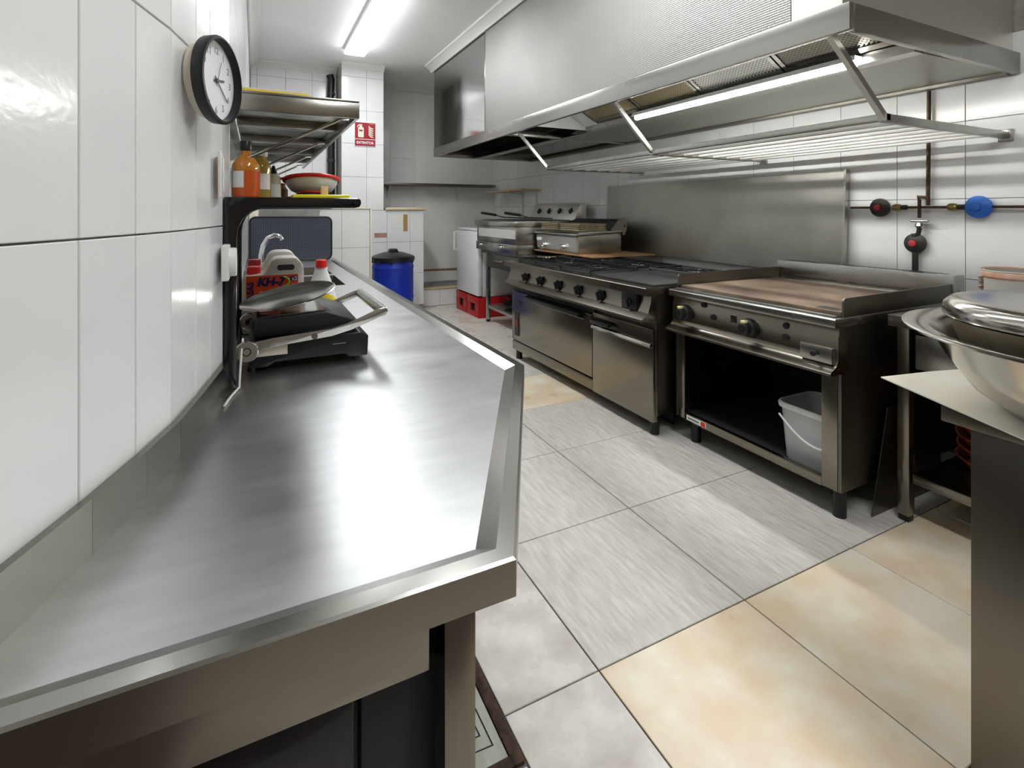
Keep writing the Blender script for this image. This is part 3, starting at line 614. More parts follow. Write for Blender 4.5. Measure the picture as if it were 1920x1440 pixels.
bm = NB(); lathe(bm, [(0, -.009), (.03, -.009), (.03, -.004), (0, -.004)], seg=20); obj('foot_ring', bm, 'steel_dark', tr, local=True)
# power cord from the grill to the wall
co = obj('power_cord', tube(NB(), [(-.034, 1.682, zc + .105), (-.038, 1.64, zc + .06), (-.040, 1.60, zc + .02), (-.040, 1.55, zc + .005), (-.058, 1.48, zc + .0045), (-.068, 1.42, zc + .0045)], .003, 6), 'white_pl', None, (-.06, 1.6, zc)); tag(co, 'thin pale cord running down the wall behind the contact grill', 'cord')

# jerrycans and spray bottle behind the grill
def jerry(label, x0, x1, y0, y1, z, hgt, capm, full=True):
    t = thing('jerrycan', label, 'jerrycan', ((x0+x1)/2, (y0+y1)/2, z)); W = x1 - x0
    zt = z + hgt
    P = [(x0, z), (x1, z), (x1, zt - .045), (x1 - .008, zt - .02), (x1 - .03, zt), (x0 + W*.55, zt), (x0 + W*.46, zt - .012), (x0 + W*.40, zt - .045), (x0 + W*.34, zt - .062), (x0 + .012, zt - .068), (x0, zt - .085)]
    bm = NB(); prism(bm, P, 'y', y0, y1, .012); obj('body', bm, 'hdpe', t)
    bm = NB(); prism(bm, rrect(x0 + W*.56, x1 - .035, zt - .050, zt - .028, .009), 'y', y0 - .0015, y1 + .0015); obj('handle_opening', bm, 'dark_grey', t)
    bm = NB(); lathe(bm, [(0, 0), (.024, 0), (.025, .003), (.025, .026), (.022, .030), (0, .030)], (x0 + .042, (y0+y1)/2, zt - .066), 24); obj('cap', bm, capm, t)
    return t
j = jerry('milky white jerrycan with red cap and orange-red label behind the contact grill', -.050, .172, 2.215, 2.345, zc + .0006, .292, 'red')
yl = 2.2142
lb = obj('label', box(NB(), -.034, .150, yl - .0006, yl, .93, 1.062), 'label_red', j)
obj('brand_print', text_bm('KH-7', .043, frame_mtx((.054, yl - .0008, 1.036), (1, 0, .0), (.22, 0, 1)), .0002, .0028), 'label_blue', lb)
bm = NB(); tube(bm, [(.092 + .026*math.sin(R(a)), yl - .001, 1.036 + .018*math.cos(R(a))) for a in range(10, 171, 20)], .0035, 6); obj('swoosh', bm, 'label_green', lb)
obj('badge', box(NB(), .121, .149, yl - .0012, yl - .0007, 1.036, 1.054), 'label_blue', lb)
obj('badge_print', text_bm('x2', .020, frame_mtx((.137, yl - .0016, 1.045), *FACE_Y), .0002, .0004), 'white', lb)
obj('side_print', text_bm('GRASAS', .030, frame_mtx((-.018, yl - .001, .985), (0, 0, 1), (-1, 0, 0)), .0002, .0014), 'label_blue', lb)
obj('cream_band', box(NB(), .012, .150, yl - .001, yl - .0007, .932, 1.000), 'paper', lb)
j2 = jerry('second jerrycan with dark red cap standing behind the labelled one', -.048, .16, 2.40, 2.52, zc + .0006, .305, 'red_dark')
t = thing('spray_bottle', 'white detergent bottle with yellow label and red cap behind the grill', 'bottle', (.238, 2.23, zc))
prof = [(0, 0), (.052, 0), (.056, .005), (.056, .07), (.053, .11), (.040, .17), (.026, .215), (.021, .235), (.021, .245), (0, .245)]
obj('body', lathe(NB(), prof, (.238, 2.23, zc + .0005), 32, sx=1.18, sy=.62), 'white_pl', t)
obj('cap', lathe(NB(), [(0, 0), (.022, 0), (.022, .028), (.019, .031), (0, .031)], (.238, 2.23, zc + .246), 20), 'red', t)
bm = NB()
def bodyr(z):
    for (r0, z0), (r1, z1) in zip(prof, prof[1:]):
        if z0 <= z <= z1 and z1 > z0: return r0 + (r1-r0)*(z-z0)/(z1-z0)
    return .05
grid = []
for i in range(9):
    z = .012 + .13*i/8; hw = (70 if i < 6 else (60, 40, 12)[i-6]); row = []
    for k in range(9):
        a = R(270 + 12 + (-hw + 2*hw*k/8)); r = bodyr(z) + .0008
        row.append(bm.verts.new((.238 + r*1.18*math.cos(a), 2.23 + r*.62*math.sin(a), zc + .0005 + z)))
    grid.append(row)
for A, B in zip(grid, grid[1:]):
    for k in range(8): bm.faces.new((A[k], A[k+1], B[k+1], B[k]))
obj('label', bm, 'yellow2', t)
# tap, mesh screen, sheet
t = thing('mixer_tap', 'chrome swan-neck mixer tap over the sink bowls', 'tap', (.03, 4.07, zs))
obj('base', lathe(NB(), [(0, 0), (.028, 0), (.026, .01), (.02, .05), (.018, .06), (0, .06)], (.03, 4.07, zs + .0005), 20), 'chrome', t)
pts = [(.03, 4.07, zs + .06), (.032, 4.07, zs + .16), (.045, 4.07, zs + .23), (.075, 4.07, zs + .285), (.12, 4.07, zs + .305), (.155, 4.07, zs + .295), (.17, 4.07, zs + .27)]
obj('spout', tube(NB(), pts, .013, 12, rs=[.018, .017, .017, .016, .015, .015, .014]), 'chrome', t)
obj('lever', tube(NB(), [(.05, 4.06, zs + .05), (.075, 4.05, zs + .14), (.11, 4.045, zs + .17), (.125, 4.043, zs + .15)], .009, 10), 'chrome', t)
t = thing('mesh_screen', 'dark blue-grey mesh screen with rounded corners standing at the far end of the worktop', 'screen', (.28, 5.30, zs))
scr = rrect(-.055, .665, zs + .002, 1.262, .05)
obj('glass', prism(NB(), scr, 'y', 5.296, 5.302), 'screen', t)
bm = NB(); tube(bm, [(x, 5.299, z) for x, z in rrect(-.052, .662, zs + .011, 1.259, .05)], .0085, 8, True); obj('edge_band', bm, 'black', t)
sh = obj('steel_offcut', prism(NB(), [(.03, 1.225), (.56, 1.225), (.575, 1.372), (.035, 1.366)], 'y', 5.425, 5.429), 'cloth', None, (.3, 5.427, 1.225)); tag(sh, 'dull grey sheet metal leaning on the half wall behind the mesh screen', 'metal sheet')
cb = obj('cream_box', box(NB(), -.058, .02, 5.32, 5.42, zs + .001, 1.34, .01), 'trim_cream', None, (0, 5.38, zs)); tag(cb, 'cream plastic box in the corner behind the mesh screen', 'box')

# ------------------------------------------------------------------ back wall things
pp = thing('drain_pipe', 'black insulated pipe running down the corner beside the tiled pillar', 'pipe', (.865, 6.93, 0))
obj('insulation', tube(NB(), [(.862, 6.93, .01), (.862, 6.93, 2.1), (.866, 6.93, 2.4), (.85, 6.93, 2.7), (.862, 6.93, 3.0), (.845, 6.93, 3.06)], .045, 12), 'black', pp)
for z in (1.5, 1.95, 2.35, 2.6, 2.8): obj('tie', lathe(NB(), [(.044, 0), (.050, .004), (.050, .03), (.044, .034)], (.861, 6.93, z), 14), 'dark_grey', pp)
sg = thing('extinguisher_sign', 'crimson fire extinguisher sign reading EXTINTOR on the tiled pillar', 'sign', (1.225, 6.59, 2.14))
ys_ = 6.5895
obj('backing', box(NB(), 1.094, 1.356, ys_, 6.5995, 2.128, 2.432, .0015), 'white', sg)
up = obj('symbol_panel', box(NB(), 1.100, 1.350, ys_ - .001, ys_ - .0002, 2.222, 2.426), 'sign_red', sg)
lo = obj('word_panel', box(NB(), 1.100, 1.350, ys_ - .001, ys_ - .0002, 2.134, 2.214), 'sign_red', sg)
obj('lettering', text_bm('EXTINTOR', .043, frame_mtx((1.225, ys_ - .0016, 2.173), *FACE_Y), .0003, .0014), 'white', lo)
ex = NB(); prism(ex, rrect(1.138, 1.208, 2.240, 2.365, .012), 'y', ys_ - .0022, ys_ - .0012); prism(ex, [(1.150, 2.362), (1.196, 2.362), (1.185, 2.385), (1.192, 2.402), (1.155, 2.404), (1.135, 2.388), (1.126, 2.368), (1.134, 2.364), (1.146, 2.386), (1.160, 2.388)], 'y', ys_ - .0022, ys_ - .0012); obj('extinguisher_mark', ex, 'sign_pale', up)
obj('extinguisher_band', box(NB(), 1.152, 1.194, ys_ - .0027, ys_ - .0023, 2.315, 2.335), 'sign_red', up)
for k in range(5):
    zb = 2.242 + .026*k; bm = NB()
    prism(bm, [(1.325, zb), (1.325, zb + .012), (1.300, zb + .018), (1.280, zb + .034), (1.264, zb + .050), (1.270, zb + .026), (1.295, zb + .003)], 'y', ys_ - .0022, ys_ - .0012); obj('flame_mark', bm, 'sign_pale', up)
obj('small_print', box(NB(), 1.270, 1.335, ys_ - .0016, ys_ - .0012, 2.408, 2.415), 'terra_dry', up)
sh = thing('back_shelf', 'narrow stainless shelf on brackets along the cream back wall', 'shelf', (2.4, 7.35, 1.70))
obj('plate', box(NB(), 1.50, 3.32, 7.22, YB - .012, 1.685, 1.722, .003), 'steel_dark', sh)
for x in (1.70, 2.75):
    bm = NB(); prism(bm, [(YB - .012, 1.684), (YB - .012, 1.50), (YB - .03, 1.50), (YB - .04, 1.60), (7.30, 1.67), (7.30, 1.684)], 'x', x, x + .02); obj('bracket', bm, 'white_enamel', sh)
bd = obj('ledge_board', box(NB(), 1.475, 2.01, 6.575, 7.1, 1.331, 1.350, .003), 'wood', None, (1.75, 6.8, 1.331)); tag(bd, 'pale wooden board on top of the low tiled wall in the niche', 'board')
pa = obj('paper_pile', prism(NB(), [(1.50, 6.62), (1.96, 6.60), (1.93, 6.9), (1.50, 6.95)], 'z', 1.3505, 1.362, .002), 'paper', None, (1.7, 6.75, 1.351)); tag(pa, 'thin pile of papers lying on the wooden ledge board', 'paper')
ws = thing('corner_shelf', 'small wooden shelf on white brackets in the far right corner', 'shelf', (3.25, 6.5, 1.60))
obj('plank', box(NB(), 3.10, XR - .003, 5.95, 7.10, 1.592, 1.612, .003), 'wood', ws)
for y in (6.05, 6.45):
    bm = NB(); prism(bm, [(XR - .003, 1.591), (3.16, 1.591), (3.16, 1.575), (XR - .03, 1.56), (XR - .03, 1.25), (XR - .003, 1.25)], 'y', y, y + .025); obj('bracket', bm, 'white_enamel', ws)
jb = obj('junction_box', box(NB(), XR - .05, XR - .001, 4.95, 5.10, 1.29, 1.38, .008), 'trim_cream', None, (XR, 5.0, 1.29)); tag(jb, 'small cream junction box on the wall behind the fryers', 'junction box')
ta = obj('paper_note', box(NB(), 1.635, 1.70, 6.5965, 6.5985, 1.16, 1.265), 'paper', None, (1.67, 6.597, 1.16)); tag(ta, 'cream paper scrap stuck on the low tiled wall', 'paper scrap')
ta = obj('brown_tape', box(NB(), 1.71, 1.765, 6.5945, 6.5985, 1.06, 1.275), 'tape', None, (1.74, 6.597, 1.06)); tag(ta, 'vertical strip of brown tape on the low tiled wall', 'tape')
ta = obj('peeling_sticker', box(NB(), 1.34, 1.50, 6.5965, 6.5985, .985, 1.04), 'terra_dry', None, (1.42, 6.597, .985)); tag(ta, 'peeling pinkish sticker on the tiles above the blue drum', 'sticker')
# blue drum
t = thing('blue_drum', 'blue plastic drum with black domed lid by the tiled pillar', 'drum', (1.50, 6.28, 0))
obj('body', lathe(NB(), [(0, .001), (.225, .001), (.24, .02), (.245, .25), (.252, .27), (.245, .29), (.245, .62), (.252, .64), (.235, .70), (.235, .735), (0, .735)], (1.50, 6.28, 0), 40), 'blue', t)
lid = obj('lid', lathe(NB(), [(.237, .715), (.258, .715), (.262, .73), (.262, .762), (.25, .77), (.215, .785), (.12, .815), (.05, .825), (0, .825)], (1.50, 6.28, 0), 40), 'black', t)
obj('knob', prism(NB(), [(1.44, .82), (1.56, .82), (1.54, .86), (1.46, .86)], 'y', 6.23, 6.33, .006), 'black', lid)
for k in range(10):
    a = 2*math.pi*k/10; obj('clip', box(NB(), 1.50 + .248*math.cos(a) - .012, 1.50 + .248*math.cos(a) + .012, 6.28 + .248*math.sin(a) - .012, 6.28 + .248*math.sin(a) + .012, .695, .716, .003), 'black', lid)

# ------------------------------------------------------------------ fridge on crates
def crate(label, ya, yb):
    t = thing('drinks_crate', label, 'crate', (2.72, (ya+yb)/2, 0))
    x0, x1, z1 = 2.44, 2.98, .248
    bm = NB()
    for b in ((x0, x0+.018, ya, yb), (x1-.018, x1, ya, yb)): 
        box(bm, *b, .001, .07, .003); box(bm, *b, .165, z1, .003); yc = (ya+yb)/2
        box(bm, b[0], b[1], ya, yc - .075, .0705, .1645); box(bm, b[0], b[1], yc + .075, yb, .0705, .1645)
    for b in ((x0+.018, x1-.018, ya, ya+.018), (x0+.018, x1-.018, yb-.018, yb)): box(bm, *b, .001, z1, .003)
    box(bm, x0+.018, x1-.018, ya+.018, yb-.018, .001, .015)
    obj('shell', bm, 'crate', t)
    obj('hollow_shade', box(NB(), x0 + .03, x0 + .05, (ya+yb)/2 - .1, (ya+yb)/2 + .1, .05, .18), 'dark_in', t)  # dark slab painting the shade inside the crate
    return t
crate('red plastic drinks crate carrying the corner of the fridge nearest the step', 6.22, 6.60); crate('red plastic drinks crate under the fridge beside the steel table leg', 5.82, 6.20)
f = thing('small_fridge', 'white undercounter fridge standing on red crates', 'fridge', (2.75, 6.2, .25))
obj('cabinet', box(NB(), 2.51, 3.08, 5.86, 6.58, .2495, 1.07, .006), 'white_enamel', f)
d = obj('door', box(NB(), 2.44, 2.502, 5.85, 6.59, .265, 1.065, .012), 'white_enamel', f)
bm = NB(); tube(bm, [(2.439, 6.575, 1.04), (2.40, 6.575, 1.035), (2.40, 6.575, .80), (2.439, 6.575, .795)], .011, 8); obj('handle', bm, 'white_pl', d)
obj('top', box(NB(), 2.445, 3.08, 5.85, 6.59, 1.071, 1.10, .008), 'white_enamel', f)

# ------------------------------------------------------------------ fryers on steel table
TX0, TY0, TY1, TZ = 2.44, 4.19, 5.74, .862
t = thing('drawer_table', 'stainless table with drawer and lower shelf carrying the fryers', 'table', (2.8, 5.0, 0))
obj('top', box(NB(), TX0, 3.36, TY0, TY1, TZ - .04, TZ, .003), 'steel_dark', t)
for x in (TX0 + .02, 3.28):
    for y in (TY0 + .03, 5.60):
        lg = obj('leg', box(NB(), x, x + .045, y, y + .045, .03, TZ - .041, .003), 'steel', t); obj('foot', box(NB(), x + .002, x + .043, y + .002, y + .043, .0006, .0298, .003), 'black', lg)
for a, b in ((4.72, 5.60), (4.24, 4.70)):
    d = obj('drawer', box(NB(), TX0 + .012, TX0 + .019, a, b, TZ - .20, TZ - .045, .003), 'steel_dark', t)
    yc = (a+b)/2 + .1; obj('handle', tube(NB(), [(TX0 + .012, yc + .09, TZ - .105), (TX0 - .012, yc + .08, TZ - .11), (TX0 - .012, yc - .08, TZ - .11), (TX0 + .012, yc - .09, TZ - .105)], .006, 8), 'steel_polish', d)
obj('lower_shelf', box(NB(), TX0 + .02, 3.34, TY0 + .08, 5.595, .17, .21, .003), 'steel', t)
p = thing('frying_pan', 'black iron pan stacked on the lower shelf of the drawer table', 'pan', (2.66, 5.2, .211))
obj('body', lathe(NB(), [(0, 0), (.13, 0), (.17, .05), (.168, .05), (.128, .004), (0, .004)], (2.68, 5.25, .2112), 32), 'black', p); obj('handle', tube(NB(), [(2.68, 5.08, .255), (2.68, 4.86, .28)], .011, 8), 'black', p)
p = thing('frying_pan', 'second black pan resting inside the one on the lower shelf', 'pan', (2.66, 5.2, .225))
obj('body', lathe(NB(), [(0, 0), (.12, 0), (.168, .055), (.166, .055), (.118, .004), (0, .004)], (2.68, 5.25, .217), 32), 'iron', p); obj('handle', tube(NB(), [(2.68, 5.42, .267), (2.68, 5.58, .295)], .010, 8), 'black', p)
# big double fryer (unit 1)
f = thing('double_fryer', 'wide stainless double fryer with rear control head and two basket handles', 'fryer', (2.85, 5.25, TZ))
x0, x1, y0, y1 = 2.40, 3.22, 4.735, 5.80; zb = TZ + .001
obj('lower_body', box(NB(), x0, x1, y0, y1, zb, zb + .098, .004), 'steel', f)
obj('upper_body', box(NB(), x0 + .012, x1, y0, y1, zb + .101, zb + .285, .004), 'steel', f)
obj('top_rim', prism(NB(), [(x0 - .015, zb + .287), (x0 - .015, zb + .345), (x0 + .015, zb + .350), (x1, zb + .350), (x1, zb + .287)], 'y', y0 - .006, y1 + .01, .003), 'steel', f)
obj('badge_panel', box(NB(), x0 + .0085, x0 + .0115, y0 + .03, y1 - .06, zb + .16, zb + .255), 'badge', f)
for y in (5.60, 5.05):
    k = obj('drain_tap', cyl(NB(), (x0 - .001, y, zb + .06), .014, .035, '-x', 14, .003), 'chrome', f); obj('lever', box(NB(), x0 - .038, x0 - .028, y - .05, y + .04, zb + .078, zb + .088, .002), 'black', k)
for ya, yb in ((4.80, 5.24), (5.30, 5.74)):
    obj('oil_well', box(NB(), x0 + .06, x1 - .12, ya, yb, zb + .3505, zb + .356), 'dark_in', f)
bm = NB(); prism(bm, [(x1 - .10, zb + .351), (x1 - .02, zb + .53), (x1 + .06, zb + .55), (x1 + .06, zb + .351)], 'y', y0, y1 - .05, .003); hd = obj('control_head', bm, 'steel_light', f)
nx = Vector((-.18, 0, .08)).normalized()
for k in range(4):
    y = y0 + .13 + .24*k; c = Vector((x1 - .055, y, zb + .452)); bm = NB(); lathe(bm, [(0, 0), (.034, 0), (.034, .02), (0, .02)], (0, 0, 0), 4); bmesh.ops.transform(bm, matrix=Matrix.Translation(c) @ nx.to_track_quat('Z', 'Y').to_matrix().to_4x4(), verts=bm.verts); obj('knob', bm, 'black', hd)
for y, x in ((5.52, 2.62), (5.05, 2.70)):
    bm = NB(); tube(bm, [(x + .30, y - .05, zb + .37), (x + .02, y, zb + .38), (x - .08, y + .02, zb + .41)], .006, 8); bk = obj('basket_handle', bm, 'steel_dark', f)
    bm = NB(); tube(bm, [(x - .07, y + .02, zb + .408), (x - .25, y + .055, zb + .435)], .015, 10); obj('grip', bm, 'black', bk)
# front fryer (unit 2) on a wooden board
bd = obj('wooden_board', box(NB(), 2.60, 3.30, 3.66, 4.70, .9065, .919, .002), 'wood_brown', None, (2.95, 4.2, .9065)); tag(bd, 'brown wooden board under the small fryer on top of the range', 'board')
f = thing('table_fryer', 'small stainless twin-tank fryer with chrome drain taps on a wooden board', 'fryer', (2.9, 4.3, .92))
x0, x1, y0, y1, zb = 2.62, 3.12, 3.90, 4.69, .9195
obj('body', prism(NB(), [(x0 + .02, zb), (x1, zb), (x1, zb + .19), (x0 + .02, zb + .165)], 'y', y0 + .03, y1 - .005, .003), 'steel', f)
obj('front_plate', prism(NB(), [(x0 + .0195, zb + .02), (x0 + .0195, zb + .16), (x0 - .005, zb + .155), (x0 + .005, zb + .02)], 'y', y0 + .04, y1 - .01), 'steel_light', f)
bm = NB(); prism(bm, [(x0 - .03, zb + .168), (x0 - .03, zb + .185), (x0, zb + .20), (x1 + .0, zb + .215), (x1, zb + .193)], 'y', y0, y1, .003); obj('top_rim', bm, 'steel', f)
obj('name_plate', box(NB(), x0 - .007, x0 - .0052, y1 - .12, y1 - .02, zb + .10, zb + .13), 'white', f)
for y in (4.50, 4.14):
    bm = NB(); cyl(bm, (x0 + .012, y, zb + .055), .022, .045, '-x', 16, .004); k = obj('drain_tap', bm, 'chrome', f)
    bm = NB(); tube(bm, [(x0 - .03, y, zb + .055), (x0 - .045, y, zb + .04), (x0 - .045, y, zb + .012)], .010, 10); obj('spout', bm, 'chrome', k)
    bm = NB(); tube(bm, [(x0 - .02, y - .03, zb + .085), (x0 - .02, y + .05, zb + .075)], .006, 8); obj('lever', bm, 'chrome', k)
for ya, yb in ((3.95, 4.29), (4.32, 4.65)):
    bm = NB(); zr = zb + .218
    for (p, q) in (((x0 + .04, ya, 0), (x1 - .16, ya, 0)), ((x1 - .16, ya, 0), (x1 - .16, yb, 0)), ((x1 - .16, yb, 0), (x0 + .04, yb, 0)), ((x0 + .04, yb, 0), (x0 + .04, ya, 0))):
        for dz in (0, .02, .04, .055): tube(bm, [(p[0], p[1], zr + dz), (q[0], q[1], zr + dz)], .003 if dz not in (0, .055) else .0045, 6)
        for s in range(14):
            u = s/13; xx = p[0] + (q[0]-p[0])*u; yy = p[1] + (q[1]-p[1])*u; tube(bm, [(xx, yy, zr), (xx, yy, zr + .055)], .002, 4)
    obj('wire_basket', bm, 'brass_pale', f)
bm = NB(); prism(bm, [(x1 - .12, zb + .216), (x1 - .05, zb + .30), (x1 + .0, zb + .32), (x1 + .03, zb + .31), (x1 + .03, zb + .22)], 'y', y0 + .015, y1, .003); hd = obj('control_head', bm, 'dark_in', f)
prof = [(x1 - .15, zb + .216), (x1 - .05, zb + .315), (x1 + .02, zb + .335), (x1 + .045, zb + .30), (x1 + .045, zb + .22), (x1 + .02, zb + .17), (x1 + .001, zb + .17), (x1 + .001, zb + .216)]
obj('head_side', prism(NB(), prof, 'y', y0 + .002, y0 + .014), 'steel', f)
obj('side_bolt', cyl(NB(), (x1 + .02, y0 + .002, zb + .255), .012, .005, '-y', 12), 'steel_dark', f)

# ------------------------------------------------------------------ cooking range
RY0, RY1 = 2.285, 4.15; FX = 1.99; RZT = .872
r = thing('cooking_range', 'long stainless gas range with oven, cabinet and black pan grates', 'range', (2.45, 3.2, 0))
top_prof = [(FX, RZT - .045), (FX, RZT - .004), (FX + .004, RZT), (3.02, RZT), (3.02, RZT - .045)]
obj('top', prism(NB(), top_prof, 'y', RY0, RY1), 'steel_warm', r)
obj('edge_repair_plate', box(NB(), FX - .002, FX - .0003, RY0 + .005, RY0 + .33, RZT - .043, RZT - .004), 'steel_polish', r)
panel = [(FX + .06, RZT - .046), (FX + .055, RZT - .09), (FX + .035, RZT - .15), (FX + .0, RZT - .175), (FX - .012, RZT - .185), (FX - .012, RZT - .20), (FX + .10, RZT - .20), (FX + .10, RZT - .046)]
cp = obj('control_panel', prism(NB(), panel, 'y', RY0 + .02, RY1 - .01), 'steel_warm', r)
obj('body', box(NB(), FX + .102, 3.0, RY0 + .012, RY1 - .012, .125, RZT - .046), 'steel_dark', r)
obj('side_cheek', box(NB(), FX + .085, FX + .101, RY0 + .006, RY0 + .0195, .125, RZT - .2005, .001), 'steel_warm', r)
DX = FX + .068
od = obj('oven_door', box(NB(), DX, DX + .032, 2.905, RY1 - .02, .175, .605, .003), 'steel_warm', r)
obj('vent_slot', box(NB(), DX + .018, DX + .0995, 2.905, RY1 - .02, .61, .665), 'dark_in', r)
bm = NB(); prism(bm, [(DX - .055, .575), (DX - .055, .602), (DX - .01, .612), (DX + .01, .605), (DX + .01, .585)], 'y', 3.00, 3.80, .003); obj('handle', bm, 'black', od)
obj('handle_support', box(NB(), DX - .03, DX - .001, 2.96, 3.70, .562, .573, .002), 'steel_dark', od)
obj('thermostat_panel', box(NB(), DX - .003, DX - .0004, 4.00, 4.075, .22, .43), 'black', od)
obj('indicator', box(NB(), DX - .0045, DX - .0032, 4.025, 4.05, .30, .36), 'red_dark', od)
obj('maker_plate', box(NB(), DX - .003, DX - .0004, 3.97, 4.10, .50, .53), 'dark_grey', od)
obj('plinth', box(NB(), DX + .004, DX + .032, 2.905, RY1 - .02, .088, .165, .002), 'steel_warm', r)
cd = obj('cabinet_door', box(NB(), DX - .004, DX + .030, RY0 + .012, 2.892, .088, .625, .003), 'steel_warm', r)
bm = NB(); prism(bm, [(DX - .020, .518), (DX - .030, .524), (DX - .020, .545), (DX - .005, .550), (DX - .005, .518)], 'y', RY0 + .015, 2.885, .002); obj('folded_grip', bm, 'steel_polish', cd)
bm = NB(); prism(bm, [(DX - .055, .565), (DX - .055, .59), (DX - .01, .60), (DX - .0045, .60), (DX - .0045, .575)], 'y', 2.66, 2.86, .006); obj('latch_handle', bm, 'black', cd)
for y in (2.315, 4.06):
    for x in (FX + .12, 2.85): obj('leg', cyl(NB(), (x, y + .03, .0006), .028, .124, 'z', 16), 'black', r)
obj('under_range_shade', box(NB(), FX + .30, FX + .31, RY0 + .1, RY1 - .1, .002, .124), 'dark_in', r)  # dark sheet standing in for the shade below the range
kn = []
def panel_knob(y, z, rad, m, big=True):
    xx = FX + .047; a = Vector((-1, 0, -.25)).normalized()
    bm = NB(); lathe(bm, [(0, 0), (rad*1.15, 0), (rad*1.15, .006), (rad, .010), (rad*.92, .028), (0, .028)], (0, 0, 0), 24); t2 = bmesh.new(); box(t2, -rad*.25, rad*.25, -rad*.95, rad*.95, .026, .042, .003); merge(bm, t2)
    bmesh.ops.transform(bm, matrix=Matrix.Translation((xx, y, z)) @ a.to_track_quat('Z', 'Y').to_matrix().to_4x4(), verts=bm.verts); obj('knob', bm, m, cp)
for y in (3.82, 3.57, 3.30, 3.03, 2.77): panel_knob(y, RZT - .108, .031, 'black')
bm = NB(); box(bm, FX + .028, FX + .050, 2.40, 2.54, RZT - .15, RZT - .052, .004); obj('valve_box', bm, 'black', cp); panel_knob(2.47, RZT - .105, .028, 'black')
# burner wells, grates
obj('burner_tray', box(NB(), FX + .10, 2.92, 2.98, RY1 - .06, RZT + .0004, RZT + .003), 'dark_in', r)
obj('burner_tray', box(NB(), FX + .60, 2.92, RY0 + .04, 2.96, RZT + .0004, RZT + .003), 'dark_in', r)
obj('solid_plate', box(NB(), FX + .085, FX + .56, RY0 + .03, 2.90, RZT + .0004, RZT + .012, .003), 'plate_iron', r)
obj('plate_edge', box(NB(), FX + .565, FX + .575, RY0 + .03, 2.90, RZT + .0004, RZT + .012), 'steel', r)
def grate(xc, yc, hx, hy):
    bm = NB(); z = RZT + .024
    tube(bm, [(xc + sx*hx, yc + sy*hy, z) for sx, sy in ((-1, -1), (1, -1), (1, 1), (-1, 1))], .0075, 6, True)
    tube(bm, [(xc + .085*math.cos(2*math.pi*k/20), yc + .085*math.sin(2*math.pi*k/20), z) for k in range(20)], .0065, 6, True)
    for a in range(0, 360, 45):
        d = min(hx/max(abs(math.cos(R(a))), 1e-6), hy/max(abs(math.sin(R(a))), 1e-6))
        tube(bm, [(xc + .05*math.cos(R(a)), yc + .05*math.sin(R(a)), z + .003), (xc + d*math.cos(R(a)), yc + d*math.sin(R(a)), z)], .006, 6)
    for sx, sy in ((-1, -1), (1, -1), (1, 1), (-1, 1)): tube(bm, [(xc + sx*(hx-.002), yc + sy*(hy-.002), z), (xc + sx*(hx-.002), yc + sy*(hy-.002), RZT + .004)], .006, 6)
    gr = obj('pan_grate', bm, 'iron', r)
    obj('burner', lathe(NB(), [(0, .003), (.05, .003), (.05, .010), (.036, .014), (.036, .018), (0, .019)], (xc, yc, RZT + .0005), 24), 'iron', gr)
for yc in (3.175, 3.575, 3.92):
    for xc in (2.295, 2.71):
        grate(xc, yc, .195, .19 if yc < 3.9 else .145)
grate(2.755, 2.64, .155, .30)
sd = obj('steel_saucer', lathe(NB(), [(0, 0), (.05, 0), (.085, .010), (.084, .012), (.05, .003), (0, .003)], (2.28, 3.90, RZT + .0345), 32), 'steel_polish', None, (2.28, 3.90, RZT + .034)); tag(sd, 'small steel saucer lying on the range grate by the fryer', 'saucer')

# ------------------------------------------------------------------ griddle unit
GY0, GY1 = 1.305, 2.262; GF = 2.14
g = thing('griddle', 'stainless gas griddle with rusty brown plate over an open cabinet', 'griddle', (2.65, 1.78, 0))
obj('top_frame', prism(NB(), [(GF, .828), (GF, .860), (GF + .005, .865), (3.20, .865), (3.20, .828)], 'y', GY0, GY1, .002), 'steel', g)
pr = [(GF + .035, .8275), (GF + .035, .80), (GF + .028, .785), (GF + .028, .70)] + [(GF + .028 - .05*(1-math.cos(R(a))), .70 - .05*math.sin(R(a))) for a in (20, 40, 60, 80)] + [(GF - .025, .640), (GF - .025, .630), (GF + .09, .630), (GF + .09, .8275)]
cp = obj('control_panel', prism(NB(), pr, 'y', GY0 + .004, GY1 - .004), 'steel_warm', g)
bx = GF + .052
obj('side_panel', box(NB(), bx + .0, 3.15, GY0 + .006, GY0 + .020, .13, .629), 'steel_dark', g)
obj('side_panel', box(NB(), GF + .091, 3.15, GY0 + .006, GY0 + .020, .6295, .8275), 'steel_dark', g)
obj('side_panel', box(NB(), bx + .0, 3.15, GY1 - .020, GY1 - .006, .13, .8275), 'steel_dark', g)
obj('front_stile', box(NB(), bx - .004, bx + .03, GY0 + .0205, GY0 + .088, .13, .629, .002), 'steel_warm', g)
obj('front_stile', box(NB(), bx - .004, bx + .03, GY1 - .075, GY1 - .0205, .13, .629, .002), 'steel_warm', g)
obj('bottom_rail', box(NB(), bx - .004, bx + .02, GY0 + .0885, GY1 - .0755, .125, .168, .002), 'steel_warm', g)
obj('cabinet_floor', box(NB(), bx + .031, 3.14, GY0 + .021, GY1 - .021, .13, .140), 'dark_in', g)  # unlit cabinet interior: shade painted in as dark panels
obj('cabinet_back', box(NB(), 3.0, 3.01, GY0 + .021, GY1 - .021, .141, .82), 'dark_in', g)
obj('cabinet_roof', box(NB(), GF + .091, 2.999, GY0 + .021, GY1 - .021, .66, .67), 'dark_in', g)
